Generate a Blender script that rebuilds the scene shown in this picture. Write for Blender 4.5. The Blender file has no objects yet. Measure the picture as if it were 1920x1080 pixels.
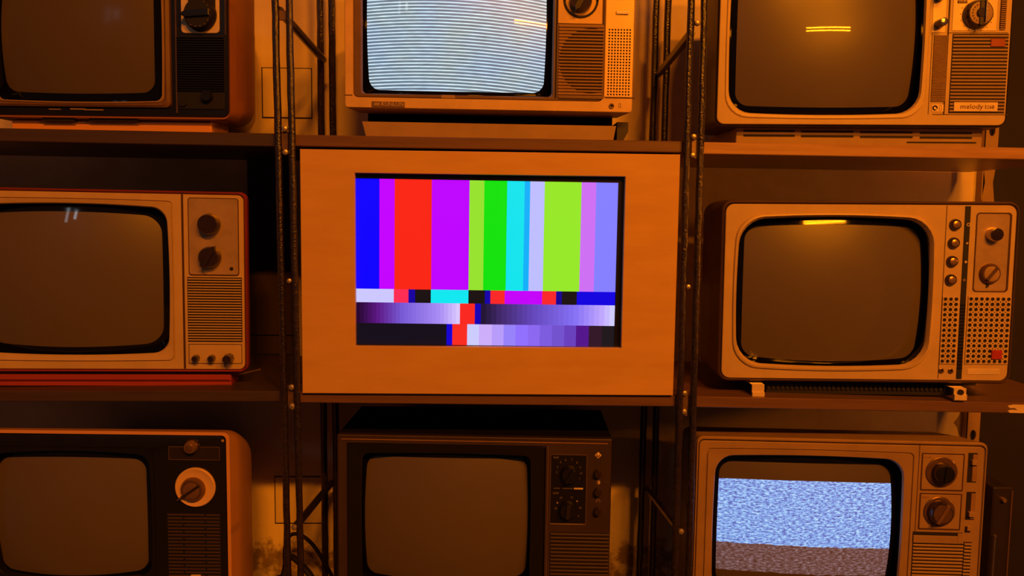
import bpy, bmesh, math, random
from mathutils import Vector, Matrix
random.seed(7)
sc = bpy.context.scene
COL = sc.collection

# ------------------------------------------------------------------ camera, world, lights, exposure
FPX, CAM_Y, CAM_Z = 1500.0, -1.15, 1.50          # focal length in pixels of a 1920 wide frame
PITCH, YAW, ROLL = math.radians(5.0), math.radians(1.6), math.radians(0.7)
cam_data = bpy.data.cameras.new('camera')
cam = bpy.data.objects.new('camera', cam_data)
COL.objects.link(cam)
sc.camera = cam
cam_data.sensor_width = 36.0
cam_data.lens = 36.0 * FPX / 1920.0
cam_data.clip_start = 0.02
CAM_R = (Matrix.Rotation(-YAW, 3, 'Z') @ Matrix.Rotation(math.pi / 2 - PITCH, 3, 'X') @ Matrix.Rotation(ROLL, 3, 'Z'))
cam.matrix_world = Matrix.Translation((0, CAM_Y, CAM_Z)) @ CAM_R.to_4x4()
CAM_P = Vector((0, CAM_Y, CAM_Z))

sc.view_settings.view_transform = 'Standard'
sc.view_settings.look = 'None'
sc.view_settings.gamma = 1.0
sc.view_settings.use_curve_mapping = False
sc.view_settings.exposure = 0.0
sc.cycles.use_denoising = True
sc.cycles.max_bounces = 6
sc.cycles.sample_clamp_indirect = 4.0

world = bpy.data.worlds.new('room_glow')
sc.world = world
world.use_nodes = True
world.node_tree.nodes['Background'].inputs[0].default_value = (0.024, 0.0175, 0.0160, 1)
world.node_tree.nodes['Background'].inputs[1].default_value = 1.0

def area_light(name, loc, target, sx, sy, power, color):
    d = bpy.data.lights.new(name, 'AREA')
    d.shape = 'RECTANGLE'; d.size = sx; d.size_y = sy
    d.energy = power; d.color = color
    o = bpy.data.objects.new(name, d)
    COL.objects.link(o)
    v = Vector(target) - Vector(loc)
    o.matrix_world = Matrix.Translation(loc) @ v.to_track_quat('-Z', 'Y').to_matrix().to_4x4()
    return o
ORANGE = (1.0, 0.25, 0.004)
# twin orange tubes hanging just above the camera, to its right (their reflection shows in the tubes)
for k in (0, 1):
    area_light('tube_lamp', (0.80, -1.16, CAM_Z + 0.560 + 0.032 * k), (0.55, 0.0, CAM_Z + 0.05), 0.46, 0.009, 3.7, ORANGE)
# a second orange fixture further back, near the ceiling
area_light('ceiling_lamp', (2.1, -5.0, CAM_Z + 3.4), (0.0, 0.0, CAM_Z), 0.7, 0.14, 145.0, ORANGE)
area_light('ceiling_lamp', (0.65, -5.0, CAM_Z + 3.4), (0.0, 0.0, CAM_Z), 0.7, 0.14, 145.0, ORANGE)
# a small orange lamp beyond the rack's end, low, raking the wall behind the tan televisions
area_light('end_lamp', (2.3, -0.22, CAM_Z + 0.0), (0.85, 0.33, CAM_Z - 0.08), 0.06, 0.10, 7.0, ORANGE)
# narrow daylight window far behind the camera
for k, wx in enumerate((-2.38, -2.08)):
    area_light('daylight_window', (wx, -4.1, CAM_Z + 1.75), (-0.6, 0, CAM_Z), 0.10, 0.5 - 0.2 * k, 0.7, (0.80, 0.92, 1.0))

# ------------------------------------------------------------------ helpers
def lin(r, g, b):
    return tuple(((c / 255.0) / 12.92 if c / 255.0 <= 0.04045 else ((c / 255.0 + 0.055) / 1.055) ** 2.4) for c in (r, g, b))

def at(px, py, y):
    """the world point on the plane Y = y seen at a pixel of the photograph"""
    d = CAM_R @ Vector(((px - 960) / FPX, (540 - py) / FPX, -1.0))
    return CAM_P + d * ((y - CAM_Y) / d.y)

def principled(name):
    m = bpy.data.materials.new(name); m.use_nodes = True
    return m, m.node_tree, m.node_tree.nodes['Principled BSDF']

def node(nt, kind, **kw):
    n = nt.nodes.new(kind)
    for k, v in kw.items(): setattr(n, k, v)
    return n

def mat(name, col, rough=0.45, metal=0.0, spec=0.5, var=0.12, scale=40.0, stretch=(1, 1, 1), bump=0.0, bscale=300.0, coat=0.0, dark=None):
    """plastic, paint, wood or metal: colour broken up by noise, optional fine relief"""
    m, nt, p = principled(name)
    p.inputs['Roughness'].default_value = rough
    p.inputs['Metallic'].default_value = metal
    p.inputs['Specular IOR Level'].default_value = spec
    p.inputs['Coat Weight'].default_value = coat
    p.inputs['Coat Roughness'].default_value = 0.08
    tc = node(nt, 'ShaderNodeTexCoord'); mp = node(nt, 'ShaderNodeMapping')
    mp.inputs['Scale'].default_value = stretch
    nz = node(nt, 'ShaderNodeTexNoise')
    nz.inputs['Scale'].default_value = scale; nz.inputs['Detail'].default_value = 5.0; nz.inputs['Roughness'].default_value = 0.6
    rp = node(nt, 'ShaderNodeValToRGB')
    d = dark or tuple(c * (1 - 2.2 * var) for c in col)
    rp.color_ramp.elements[0].position = 0.28; rp.color_ramp.elements[0].color = (*d, 1)
    rp.color_ramp.elements[1].position = 0.62; rp.color_ramp.elements[1].color = (*col, 1)
    nt.links.new(tc.outputs['Object'], mp.inputs['Vector']); nt.links.new(mp.outputs[0], nz.inputs['Vector'])
    nt.links.new(nz.outputs['Fac'], rp.inputs[0]); nt.links.new(rp.outputs[0], p.inputs['Base Color'])
    if bump:
        nb = node(nt, 'ShaderNodeTexNoise'); nb.inputs['Scale'].default_value = bscale; nb.inputs['Detail'].default_value = 3.0
        bp = node(nt, 'ShaderNodeBump'); bp.inputs['Strength'].default_value = bump; bp.inputs['Distance'].default_value = 0.001
        nt.links.new(mp.outputs[0], nb.inputs['Vector']); nt.links.new(nb.outputs['Fac'], bp.inputs['Height'])
        nt.links.new(bp.outputs[0], p.inputs['Normal'])
    return m

def glow(name, col, strength=1.0, ramp=None):
    """a patch of a lit screen; ramp = [(pos, rgb)...] along the generated x"""
    m, nt, p = principled(name)
    p.inputs['Base Color'].default_value = (0.004, 0.004, 0.004, 1)
    p.inputs['Roughness'].default_value = 0.35
    p.inputs['Specular IOR Level'].default_value = 0.25
    p.inputs['Emission Strength'].default_value = strength
    p.inputs['Emission Color'].default_value = (*col, 1)
    return m

def crt_glass(name, base=(0.115, 0.09, 0.075)):
    m, nt, p = principled(name)
    p.inputs['Base Color'].default_value = (*base, 1)
    p.inputs['Roughness'].default_value = 0.36
    p.inputs['Specular IOR Level'].default_value = 0.5
    p.inputs['Coat Weight'].default_value = 0.6
    p.inputs['Coat Roughness'].default_value = 0.03
    tc = node(nt, 'ShaderNodeTexCoord'); nz = node(nt, 'ShaderNodeTexNoise')
    nz.inputs['Scale'].default_value = 9.0; nz.inputs['Detail'].default_value = 6.0
    mr = node(nt, 'ShaderNodeMapRange'); mr.inputs[3].default_value = 0.28; mr.inputs[4].default_value = 0.46
    nt.links.new(tc.outputs['Object'], nz.inputs['Vector']); nt.links.new(nz.outputs['Fac'], mr.inputs[0])
    nt.links.new(mr.outputs[0], p.inputs['Roughness'])
    return m, nt, p, tc

class MB:
    """collects shapes and links them as ONE mesh object"""
    def __init__(s): s.v = []; s.f = []; s.m = []
    def face(s, pts, mi=0):
        b = len(s.v); s.v += [tuple(p) for p in pts]; s.f.append(tuple(range(b, b + len(pts)))); s.m.append(mi)
    def loft(s, loops, mi=0, cap0=False, cap1=False, closed=True):
        n = len(loops[0]); b = len(s.v)
        for L in loops: s.v += [tuple(p) for p in L]
        for i in range(len(loops) - 1):
            for j in range(n if closed else n - 1):
                k = (j + 1) % n
                s.f.append((b + i * n + j, b + i * n + k, b + (i + 1) * n + k, b + (i + 1) * n + j)); s.m.append(mi)
        if cap0: s.f.append(tuple(range(b, b + n))); s.m.append(mi)
        if cap1:
            e = b + (len(loops) - 1) * n
            s.f.append(tuple(range(e, e + n))); s.m.append(mi)
    def box(s, x0, x1, y0, y1, z0, z1, bev=0.0, mi=0):
        def R(i, y): return [(x0 + i, y, z0 + i), (x1 - i, y, z0 + i), (x1 - i, y, z1 - i), (x0 + i, y, z1 - i)]
        if bev: s.loft([R(0, y1), R(0, y0 + bev), R(bev, y0)], mi, True, True)
        else: s.loft([R(0, y1), R(0, y0)], mi, True, True)
    def slab(s, rect, r, y0, y1, bev=0.0006, mi=0, nc=4):
        """rounded plate between y1 (back) and y0 (front)"""
        L = lambda i, y: [(x, y, z) for x, z in rr(rect[0] + i, rect[1] - i, rect[2] + i, rect[3] - i, max(r - i, 1e-5), nc, 1)]
        s.loft([L(0, y1), L(0, y0 + bev), L(bev, y0)], mi, True, True)
    def lathe(s, cx, cz, prof, n=28, mi=0, ribs=0, rib=0.0):
        loops = []
        for r, y in prof:
            L = []
            for k in range(n):
                a = 2 * math.pi * k / n
                q = r * (1 - rib * (k % 2)) if ribs else r
                L.append((cx + q * math.cos(a), y, cz + q * math.sin(a)))
            loops.append(L)
        s.loft(loops, mi, True, True)
    def tube(s, path, r, n=10, mi=0, rough=0.0):
        loops = []
        for i, p in enumerate(path):
            p = Vector(p); a = Vector(path[max(i - 1, 0)]); c = Vector(path[min(i + 1, len(path) - 1)])
            t = (c - a).normalized()
            u = t.cross(Vector((0.13, 1, 0.07))).normalized(); w = t.cross(u)
            q = r * (1 + random.uniform(-rough, rough))
            loops.append([p + u * (q * math.cos(2 * math.pi * k / n)) + w * (q * math.sin(2 * math.pi * k / n)) for k in range(n)])
        s.loft(loops, mi, True, True)
    def mesh(s, name, mats):
        me = bpy.data.meshes.new(name); me.from_pydata(s.v, [], s.f)
        for m in (mats if isinstance(mats, (list, tuple)) else [mats]): me.materials.append(m)
        for i, p in enumerate(me.polygons): p.material_index = s.m[i]; p.use_smooth = True
        bm = bmesh.new(); bm.from_mesh(me)
        bmesh.ops.remove_doubles(bm, verts=bm.verts, dist=1e-7)
        bmesh.ops.recalc_face_normals(bm, faces=bm.faces)
        for e in bm.edges:
            if len(e.link_faces) == 2 and e.calc_face_angle(0) > math.radians(34): e.smooth = False
        bm.to_mesh(me); bm.free()
        return me
    def build(s, name, mats, parent=None, stuff=False, label=None):
        return place(name, s.mesh(name, mats), parent, (0, 0, 0), stuff, label)

def place(name, me, parent=None, loc=(0, 0, 0), stuff=False, label=None):
    o = bpy.data.objects.new(name, me); COL.objects.link(o)
    o.location = loc
    if parent is not None: o.parent = parent
    if stuff: o['kind'] = 'stuff'
    if label: o['label'] = label
    return o

def rr(x0, x1, z0, z1, r, nc=5, ns=8, bx=0.0, bz=0.0):
    """rounded rectangle outline, sides bulging by bx / bz"""
    x0 += bx; x1 -= bx; z0 += bz; z1 -= bz
    pts = []
    cs = [(x1 - r, z0 + r, -90), (x1 - r, z1 - r, 0), (x0 + r, z1 - r, 90), (x0 + r, z0 + r, 180)]
    for i, (cx, cz, a0) in enumerate(cs):
        for k in range(nc + 1):
            a = math.radians(a0 + 90.0 * k / nc)
            pts.append((cx + r * math.cos(a), cz + r * math.sin(a)))
        nx, nz, na = cs[(i + 1) % 4]
        a = math.radians(a0 + 90)
        p = Vector((cx + r * math.cos(a), cz + r * math.sin(a))); q = Vector((nx + r * math.cos(a), nz + r * math.sin(a)))
        for k in range(1, ns):
            pts.append(tuple(p.lerp(q, k / ns)))
    cx, cz, hx, hz = (x0 + x1) / 2, (z0 + z1) / 2, (x1 - x0) / 2, (z1 - z0) / 2
    out = []
    for x, z in pts:
        u, w = (x - cx) / hx, (z - cz) / hz
        out.append((x + bx * u * (1 - w * w), z + bz * w * (1 - u * u)))
    return out

def tag(o, label, cat, group=None, kind=None):
    o['label'] = label; o['category'] = cat
    if group: o['group'] = group
    if kind: o['kind'] = kind
    return o

def text_mesh(body, size, depth, mats):
    cu = bpy.data.curves.new('lettering', 'FONT'); cu.body = body; cu.size = size; cu.extrude = depth
    cu.align_x = 'CENTER'; cu.align_y = 'CENTER'; cu.resolution_u = 2
    t = bpy.data.objects.new('lettering', cu); COL.objects.link(t)
    me = bpy.data.meshes.new_from_object(t.evaluated_get(bpy.context.evaluated_depsgraph_get()))
    COL.objects.unlink(t); bpy.data.objects.remove(t); bpy.data.curves.remove(cu)
    me.transform(Matrix.Rotation(math.pi / 2, 4, 'X'))
    me.materials.clear(); me.materials.append(mats)
    return me

K = 0.000767            # metres per pixel on the rack's front plane
class Thing:
    """an Empty at the thing's base; P and R turn photo pixels into its own plane"""
    def __init__(s, name, label, cat, px, py, y0, z, yaw=0.0, roll=0.0, group=None):
        o = at(px, py, y0)
        s.M = Matrix.Translation((o.x, y0, z)) @ Matrix.Rotation(math.radians(yaw), 4, 'Z') @ Matrix.Rotation(math.radians(roll), 4, 'Y')
        s.I = s.M.inverted()
        s.root = bpy.data.objects.new(name, None); COL.objects.link(s.root)
        s.root.empty_display_size = 0.05
        s.root.matrix_world = s.M
        tag(s.root, label, cat, group)
    def P(s, px, py, w=0.0):
        c = s.I @ CAM_P
        d = (s.I.to_3x3() @ (CAM_R @ Vector(((px - 960) / FPX, (540 - py) / FPX, -1.0))))
        q = c + d * ((w - c.y) / d.y)
        return q.x, q.z
    def R(s, a, b, c, d, w=0.0):
        """pixel box left, right, top, bottom (edge middles) -> x0, x1, z0, z1"""
        mx, my = (a + b) / 2, (c + d) / 2
        return s.P(a, my, w)[0], s.P(b, my, w)[0], s.P(mx, d, w)[1], s.P(mx, c, w)[1]
    # --- parts
    def ring(s, name, m, specs, parent=None, cap1=False, cap0=False):
        """loft through rounded pixel boxes: ((l, r, t, b), radius_px, bulge_x, bulge_z, y)"""
        mb = MB(); loops = []
        for box, r, bx, bz, y in specs:
            q = s.R(*box)
            loops.append([(x, y, z) for x, z in rr(*q, r * K, 6, 10, bx * K, bz * K)])
        mb.loft(loops, 0, cap0, cap1)
        return mb.build(name, m, parent or s.root)
    def plate(s, name, m, box, r=2, y0=-0.001, y1=0.002, bev=0.0005, parent=None, label=None):
        mb = MB(); mb.slab(s.R(*box), r * K, y0, y1, bev)
        return mb.build(name, m, parent or s.root, label=label)
    def glass(s, m, box, r, bx, bz, apex, R, ygap=0.0):
        apex -= 0.007
        q = s.R(*box, 0.011)
        L = rr(*q, r * K, 8, 28, bx * K, bz * K)
        cx, cz = (q[0] + q[1]) / 2, (q[2] + q[3]) / 2
        mb = MB(); N = 44; loops = []
        for i in range(N + 1):
            t = 1 - (i / N) * 0.985
            ring = []
            for x, z in L:
                X, Z = cx + (x - cx) * t, cz + (z - cz) * t
                rr_ = (X - cx) ** 2 + (Z - cz) ** 2
                ring.append((X, apex + rr_ / (2 * R), Z))
            loops.append(ring)
        mb.loft(loops, 0, False, True)
        s.glass_loop = [(x, apex + ((x - cx) ** 2 + (z - cz) ** 2) / (2 * R), z) for x, z in L]
        s.gc = (cx, cz); s.sphere = (apex, R)
        o = mb.build('screen', m, s.root); me = o.data
        if sum(p.normal.y for p in me.polygons) > 0: me.flip_normals()
        me.normals_split_custom_set_from_vertices([Vector(((v.co.x - cx) / R, -1.0, (v.co.z - cz) / R)).normalized() for v in me.vertices])
        return o
    def gasket(s, m, box, r, bx, bz, y):
        """dark rubber surround from the bezel opening down to the edge of the tube"""
        q = s.R(*box)
        L = [(x, y, z) for x, z in rr(*q, r * K, 8, 28, bx * K, bz * K)]
        G = s.glass_loop
        cx, cz = s.gc; apex, R = s.sphere
        on = lambda x, z, lift: apex + ((x - cx) ** 2 + (z - cz) ** 2) / (2 * R) - lift
        mix = lambda t: [(x + (gx - x) * t, z + (gz - z) * t) for (x, _, z), (gx, gy, gz) in zip(L, G)]
        loops = [L, [(x, on(x, z, .0003), z) for x, z in mix(0)]]
        for t in (.25, .5, .75, 1.01): loops.append([(x, on(x, z, .0005), z) for x, z in mix(t)])
        loops.append([(x, on(x, z, -.002), z) for x, z in mix(1.012)])
        mb = MB(); mb.loft(loops)
        return mb.build('gasket', m, s.root)
    def slats(s, m, box, n, gap=0.45, y0=-0.0022, y1=0.0005, back=None, name='slat', parent=None):
        """n separate slats with dark joints between; each an object sharing one mesh"""
        x0, x1, z0, z1 = s.R(*box)
        if back is not None:
            b = MB(); b.box(x0 - K, x1 + K, -0.0004, 0.001, z0 - K, z1 + K); b.build('grille_recess', back, parent or s.root)
        p = (z1 - z0) / n; h = p * (1 - gap) / 2
        mb = MB(); w = (x1 - x0) / 2
        mb.loft([[(-w, y1, -h), (w, y1, -h), (w, y1, h), (-w, y1, h)], [(-w, y0 + .0006, -h), (w, y0 + .0006, -h), (w, y0 + .0006, h), (-w, y0 + .0006, h)],
                 [(-w, y0, -h * .5), (w, y0, -h * .5), (w, y0, h * .5), (-w, y0, h * .5)]], 0, True, True)
        me = mb.mesh(name, m)
        for i in range(n):
            place(name, me, parent or s.root, ((x0 + x1) / 2, 0, z1 - p * (i + .5)))
    def perforated(s, m, back, box, nx, nz, rpx, dots=0, name='perforated_panel', th=0.0016, margin=(0, 0, 0, 0)):
        """panel with real round holes over a dark backing"""
        X0, X1, Z0, Z1 = s.R(*box)
        x0, x1, z0, z1 = X0 + margin[0] * K, X1 - margin[1] * K, Z0 + margin[3] * K, Z1 - margin[2] * K
        mb = MB(); yf, yb = -th, -0.0002
        for q in ((X0, X1, Z0, z0), (X0, X1, z1, Z1), (X0, x0, z0, z1), (x1, X1, z0, z1)):
            if q[1] - q[0] > 1e-6 and q[3] - q[2] > 1e-6: mb.face([(q[0], yf, q[2]), (q[1], yf, q[2]), (q[1], yf, q[3]), (q[0], yf, q[3])])
        mb.loft([[(X0, yf, Z0), (X1, yf, Z0), (X1, yf, Z1), (X0, yf, Z1)], [(X0, 0.001, Z0), (X1, 0.001, Z0), (X1, 0.001, Z1), (X0, 0.001, Z1)]])
        dx, dz, r = (x1 - x0) / nx, (z1 - z0) / nz, rpx * K
        for i in range(nx):
            for j in range(nz):
                cx, cz = x0 + dx * (i + .5), z0 + dz * (j + .5)
                sq, hf, hb = [], [], []
                for k in range(8):
                    a = math.pi / 4 * k
                    c_, s_ = math.cos(a), math.sin(a); t = 1 / max(abs(c_), abs(s_))
                    sq.append((cx + c_ * t * dx / 2, yf, cz + s_ * t * dz / 2))
                    hf.append((cx + r * c_, yf, cz + r * s_)); hb.append((cx + r * c_, yb, cz + r * s_))
                mb.loft([sq, hf, hb])
        o = mb.build(name, m, s.root)
        b = MB(); b.box(X0 + K, X1 - K, -0.0001, 0.0012, Z0 + K, Z1 - K)
        if dots:
            for i in range(nx - 1):
                for j in range(nz - 1):
                    b.lathe(x0 + dx * (i + 1), z0 + dz * (j + 1), [(dots * K, yf + .0003), (dots * K, yf - .00008)], 6)
        b.build('hole_backing', back, o)
        return o
    def knob(s, m, px, py, r, depth=0.012, n=28, ribs=0, rib=0.06, bar=None, bar_m=None, bar_w=0.22, bar_len=0.95, skirt=None, skirt_m=None, cap=None, cap_m=None, w=0.0, name='knob', tip=0.0):
        """turned knob: optional skirt disc, rim cap and a raised pointer bar at angle bar (degrees)"""
        x, z = s.P(px, py, w); R_ = r * K
        mb = MB()
        mb.lathe(x, z, [(R_, w + .0005), (R_, w - depth * .3), (R_ * .93, w - depth * .75), (R_ * .84, w - depth)], n, 0, ribs, rib)
        o = mb.build(name, m, s.root)
        if skirt:
            b = MB(); b.lathe(x, z, [(skirt * K, w + .0004), (skirt * K, w - .0012), (skirt * K * .95, w - .002)], 36)
            b.build('skirt', skirt_m, o)
        if cap:
            b = MB(); b.lathe(x, z, [(cap * K, w - depth * .9), (cap * K, w - depth - .0008), (cap * K * .85, w - depth - .0013)], 28)
            b.build('cap', cap_m, o)
        if bar is not None:
            b = MB(); hw, L = R_ * bar_w, R_ * bar_len
            T = R_ * (bar_len + tip)
            y0 = w - depth - .0035
            outline = [(-L, -hw), (L * .9, -hw), (T, 0), (L * .9, hw), (-L, hw)]
            ca, sa = math.cos(math.radians(bar)), math.sin(math.radians(bar))
            f = lambda k, y: [(x + (u * ca - v * sa) * k, y, z + (u * sa + v * ca) * k) for u, v in outline]
            b.loft([f(1, w - depth * .5), f(1, y0 + .001), f(.93, y0)], 0, True, True)
            b.build('pointer', bar_m or m, o)
        return o
    def jack(s, m_ring, m_hole, px, py, r):
        x, z = s.P(px, py); q = r * K
        mb = MB(); n = 20
        c = lambda rad, y: [(x + rad * math.cos(2 * math.pi * k / n), y, z + rad * math.sin(2 * math.pi * k / n)) for k in range(n)]
        mb.loft([c(q, .0005), c(q, -.0012), c(q * .8, -.0016), c(q * .5, -.0014), c(q * .5, -.0002)])
        mb.loft([c(q * .5, -.0003), c(q * .1, -.0003)], 1, False, True)
        mb.build('jack', [m_ring, m_hole], s.root)
    def text(s, body, m, px, py, h, y=-0.0004, name='lettering', parent=None, rot=0.0, sx=1.0):
        x, z = s.P(px, py)
        o = place(name, text_mesh(body, h * K, 0.0002, m), parent or s.root, (x, y, z))
        o.scale = (sx, 1, 1)
        o.rotation_euler = (0, math.radians(rot), 0)
        return o
    def line(s, m, box, y=-0.0003, name='seam', parent=None):
        x0, x1, z0, z1 = s.R(*box)
        mb = MB(); mb.box(x0, x1, y, 0.0008, z0, z1)
        return mb.build(name, m, parent or s.root)
    def cabinet(s, m, box, r, secs, name='cabinet', cap0=False, cap1=True):
        """shell: secs = (y, grow_x_px, grow_top_px, grow_bottom_px, radius_px) from front to back"""
        x0, x1, z0, z1 = s.R(*box); mb = MB(); loops = []
        for y, gx, gt, gb, rad in secs:
            loops.append([(x, y, z) for x, z in rr(x0 - gx * K, x1 + gx * K, z0 - gb * K, z1 + gt * K, rad * K, 7, 8)])
        mb.loft(loops, 0, cap0, cap1)
        return mb.build(name, m, s.root)

# ------------------------------------------------------------------ materials
M = {}
M['plaster'] = mat('old_plaster', lin(244, 228, 200), 0.85, var=0.10, scale=5.0, bump=0.35, bscale=60, dark=lin(216, 192, 160))
def stain(m, col, zmax, fade):
    """grime blotches low on the wall"""
    nt = m.node_tree; p = nt.nodes['Principled BSDF']; tc = node(nt, 'ShaderNodeTexCoord')
    src = p.inputs['Base Color'].links[0].from_socket
    nz = node(nt, 'ShaderNodeTexNoise'); nz.inputs['Scale'].default_value = 26.0; nz.inputs['Detail'].default_value = 8.0; nz.inputs['Roughness'].default_value = 0.65
    nt.links.new(tc.outputs['Object'], nz.inputs['Vector'])
    sp = node(nt, 'ShaderNodeSeparateXYZ'); nt.links.new(tc.outputs['Object'], sp.inputs[0])
    lo = node(nt, 'ShaderNodeMapRange'); lo.inputs[1].default_value = zmax; lo.inputs[2].default_value = zmax - fade; lo.inputs[3].default_value = -0.22; lo.inputs[4].default_value = 0.10
    nt.links.new(sp.outputs[2], lo.inputs[0])
    ad = node(nt, 'ShaderNodeMath', operation='ADD'); nt.links.new(nz.outputs['Fac'], ad.inputs[0]); nt.links.new(lo.outputs[0], ad.inputs[1])
    mr = node(nt, 'ShaderNodeMapRange'); mr.inputs[1].default_value = 0.50; mr.inputs[2].default_value = 0.62; mr.inputs[3].default_value = 0; mr.inputs[4].default_value = 0.8
    nt.links.new(ad.outputs[0], mr.inputs[0])
    mx = node(nt, 'ShaderNodeMix', data_type='RGBA'); nt.links.new(mr.outputs[0], mx.inputs[0]); nt.links.new(src, mx.inputs[6]); mx.inputs[7].default_value = (*col, 1)
    nt.links.new(mx.outputs[2], p.inputs['Base Color'])
stain(M['plaster'], lin(120, 92, 70), CAM_Z - 0.53, 0.12)
M['hatch'] = mat('painted_hatch', lin(238, 222, 194), 0.7, var=0.06, scale=9.0)
M['dark_gap'] = mat('dark_gap', lin(24, 17, 13), 0.8)
M['shaded_recess'] = mat('shaded_recess', lin(38, 29, 27), 0.7, var=0.15, scale=6)  # dark colour stands in for the unlit recess
M['concrete'] = mat('concrete_floor', lin(90, 84, 78), 0.8, var=0.15, scale=4)
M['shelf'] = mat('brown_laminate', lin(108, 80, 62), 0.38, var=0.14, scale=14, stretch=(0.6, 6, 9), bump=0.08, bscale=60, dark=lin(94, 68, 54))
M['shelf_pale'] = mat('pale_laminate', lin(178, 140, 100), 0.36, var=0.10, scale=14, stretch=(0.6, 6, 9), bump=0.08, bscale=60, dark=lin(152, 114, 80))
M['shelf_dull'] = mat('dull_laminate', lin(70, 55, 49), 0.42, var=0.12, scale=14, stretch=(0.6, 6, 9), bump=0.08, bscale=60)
M['rod'] = mat('rough_black_steel', lin(44, 33, 29), 0.25, metal=0.0, spec=0.9, var=0.3, scale=160, bump=0.9, bscale=330)
M['bracket'] = mat('bracket_steel', lin(120, 95, 74), 0.45, metal=0.4, var=0.2, scale=60)
M['zinc'] = mat('zinc_bolt', lin(205, 190, 160), 0.38, metal=0.75, var=0.15, scale=120)
M['plywood'] = mat('plywood', lin(206, 166, 98), 0.55, var=0.07, scale=7, stretch=(1.2, 6, 5), bump=0.04, bscale=90, dark=lin(195, 154, 88))
M['black'] = mat('black_plastic', lin(22, 20, 19), 0.32, var=0.1, scale=30)
M['black_matt'] = mat('black_matt_plastic', lin(20, 18, 17), 0.6, var=0.1, scale=30)
M['opening_shade'] = mat('dark_recess', lin(26, 18, 14), 0.75)  # near-black colour stands in for shade inside slots, holes and grille gaps
M['tan'] = mat('tan_plastic', lin(196, 170, 128), 0.42, var=0.06, scale=22, bump=0.05, bscale=700)
M['tan_dull'] = mat('dull_tan_plastic', lin(158, 130, 98), 0.48, var=0.08, scale=22, bump=0.05, bscale=700)
M['tan_light'] = mat('pale_tan_metal', lin(228, 206, 164), 0.36, metal=0.15, var=0.08, scale=30)
M['silver'] = mat('aged_silver_plastic', lin(214, 180, 124), 0.42, metal=0.1, var=0.10, scale=18)
M['silver_bright'] = mat('bright_speaker_panel', lin(240, 205, 140), 0.36, metal=0.2, var=0.06, scale=18)
M['brown_bezel'] = mat('brown_bezel', lin(112, 84, 62), 0.42, var=0.12, scale=24)
M['slat_brown'] = mat('slat_brown', lin(150, 116, 84), 0.45, var=0.1, scale=40)
M['brushed'] = mat('brushed_plate', lin(196, 168, 132), 0.34, metal=0.35, var=0.16, scale=16, stretch=(1, 1, 1))
M['chrome'] = mat('chrome', lin(215, 200, 180), 0.18, metal=0.95, var=0.08)
M['gold'] = mat('brassy_knob', lin(205, 165, 105), 0.28, metal=0.8, var=0.1)
M['dark_knob'] = mat('dark_glossy_knob', lin(46, 34, 28), 0.18, var=0.1, coat=0.4)
M['brown_knob'] = mat('brown_metal_knob', lin(120, 92, 68), 0.3, metal=0.5, var=0.15)
M['red_shell'] = mat('red_shell', lin(150, 58, 34), 0.4, var=0.08, scale=12)
M['red_base'] = mat('red_base', lin(160, 62, 42), 0.4, var=0.05, scale=12)
M['orange_shell'] = mat('orange_shell', lin(150, 98, 66), 0.4, var=0.07, scale=9)
M['orange_base'] = mat('orange_base', lin(222, 158, 76), 0.45, var=0.03, scale=9)
M['cream_shell'] = mat('cream_shell', lin(206, 152, 104), 0.4, var=0.06, scale=9)
M['brown_shell'] = mat('brown_shell', lin(92, 70, 56), 0.45, var=0.12, scale=18)
M['black_shell'] = mat('black_shell', lin(40, 32, 28), 0.42, var=0.12, scale=18)
M['wood_cab'] = mat('walnut_cabinet', lin(54, 38, 31), 0.5, var=0.2, scale=12, stretch=(0.8, 1, 9))
M['wood_dark'] = mat('dark_brown_panel', lin(58, 42, 36), 0.55, var=0.1, scale=20)
M['cream_badge'] = mat('cream_badge', lin(255, 246, 214), 0.25, spec=0.8, var=0.03)
M['cream_dial'] = mat('cream_dial', lin(226, 188, 140), 0.4, var=0.06)
M['print_light'] = mat('pale_print', lin(214, 190, 152), 0.5)
M['print_dark'] = mat('dark_print', lin(110, 62, 30), 0.5)
M['print_dim'] = mat('dim_print', lin(128, 112, 94), 0.5)
M['red_badge'] = mat('red_badge', lin(150, 62, 40), 0.4)
M['red_bright'] = mat('red_bright_badge', lin(176, 56, 34), 0.3)
M['shade_black'] = mat('matt_black_shade', lin(16, 14, 14), 0.8, spec=0.1, var=0.05)  # black painted in for shade below and on top of cabinets
M['mask'] = mat('glossy_black_mask', lin(14, 13, 13), 0.07, spec=0.45, var=0.05)
M['cable'] = mat('black_rubber', lin(26, 24, 22), 0.5)
M['groove'] = mat('groove_shadow', lin(70, 40, 24), 0.7)
M['crt'] = crt_glass('grey_picture_tube')[0]
M['crt_dim'], _, pd, _ = crt_glass('dim_picture_tube', (0.095, 0.074, 0.062))
pd.inputs['Coat Weight'].default_value = 0.12; pd.inputs['Coat Roughness'].default_value = 0.12; pd.inputs['Specular IOR Level'].default_value = 0.2

# ------------------------------------------------------------------ setting
WALL_Y = 0.33
def structure(name, mb, m, label):
    o = mb.build(name, m); o['kind'] = 'structure'; o['label'] = label
    return o
b = MB(); b.box(-2.6, 0.905, WALL_Y, WALL_Y + 0.1, 0.0, 3.2)
wall = structure('wall_back', b, M['plaster'], 'stained pale plaster wall behind the rack')
b = MB(); b.box(0.7, 3.4, 1.25, 1.3, 0.0, 3.2)
structure('wall_right', b, M['shaded_recess'], 'wall of the recess beyond the slotted post, coloured dark for its shade')
b = MB(); b.box(-2.6, 2.6, -4.6, WALL_Y + 0.1, -0.05, 0.0)
structure('floor', b, M['concrete'], 'bare concrete floor under the rack')

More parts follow.
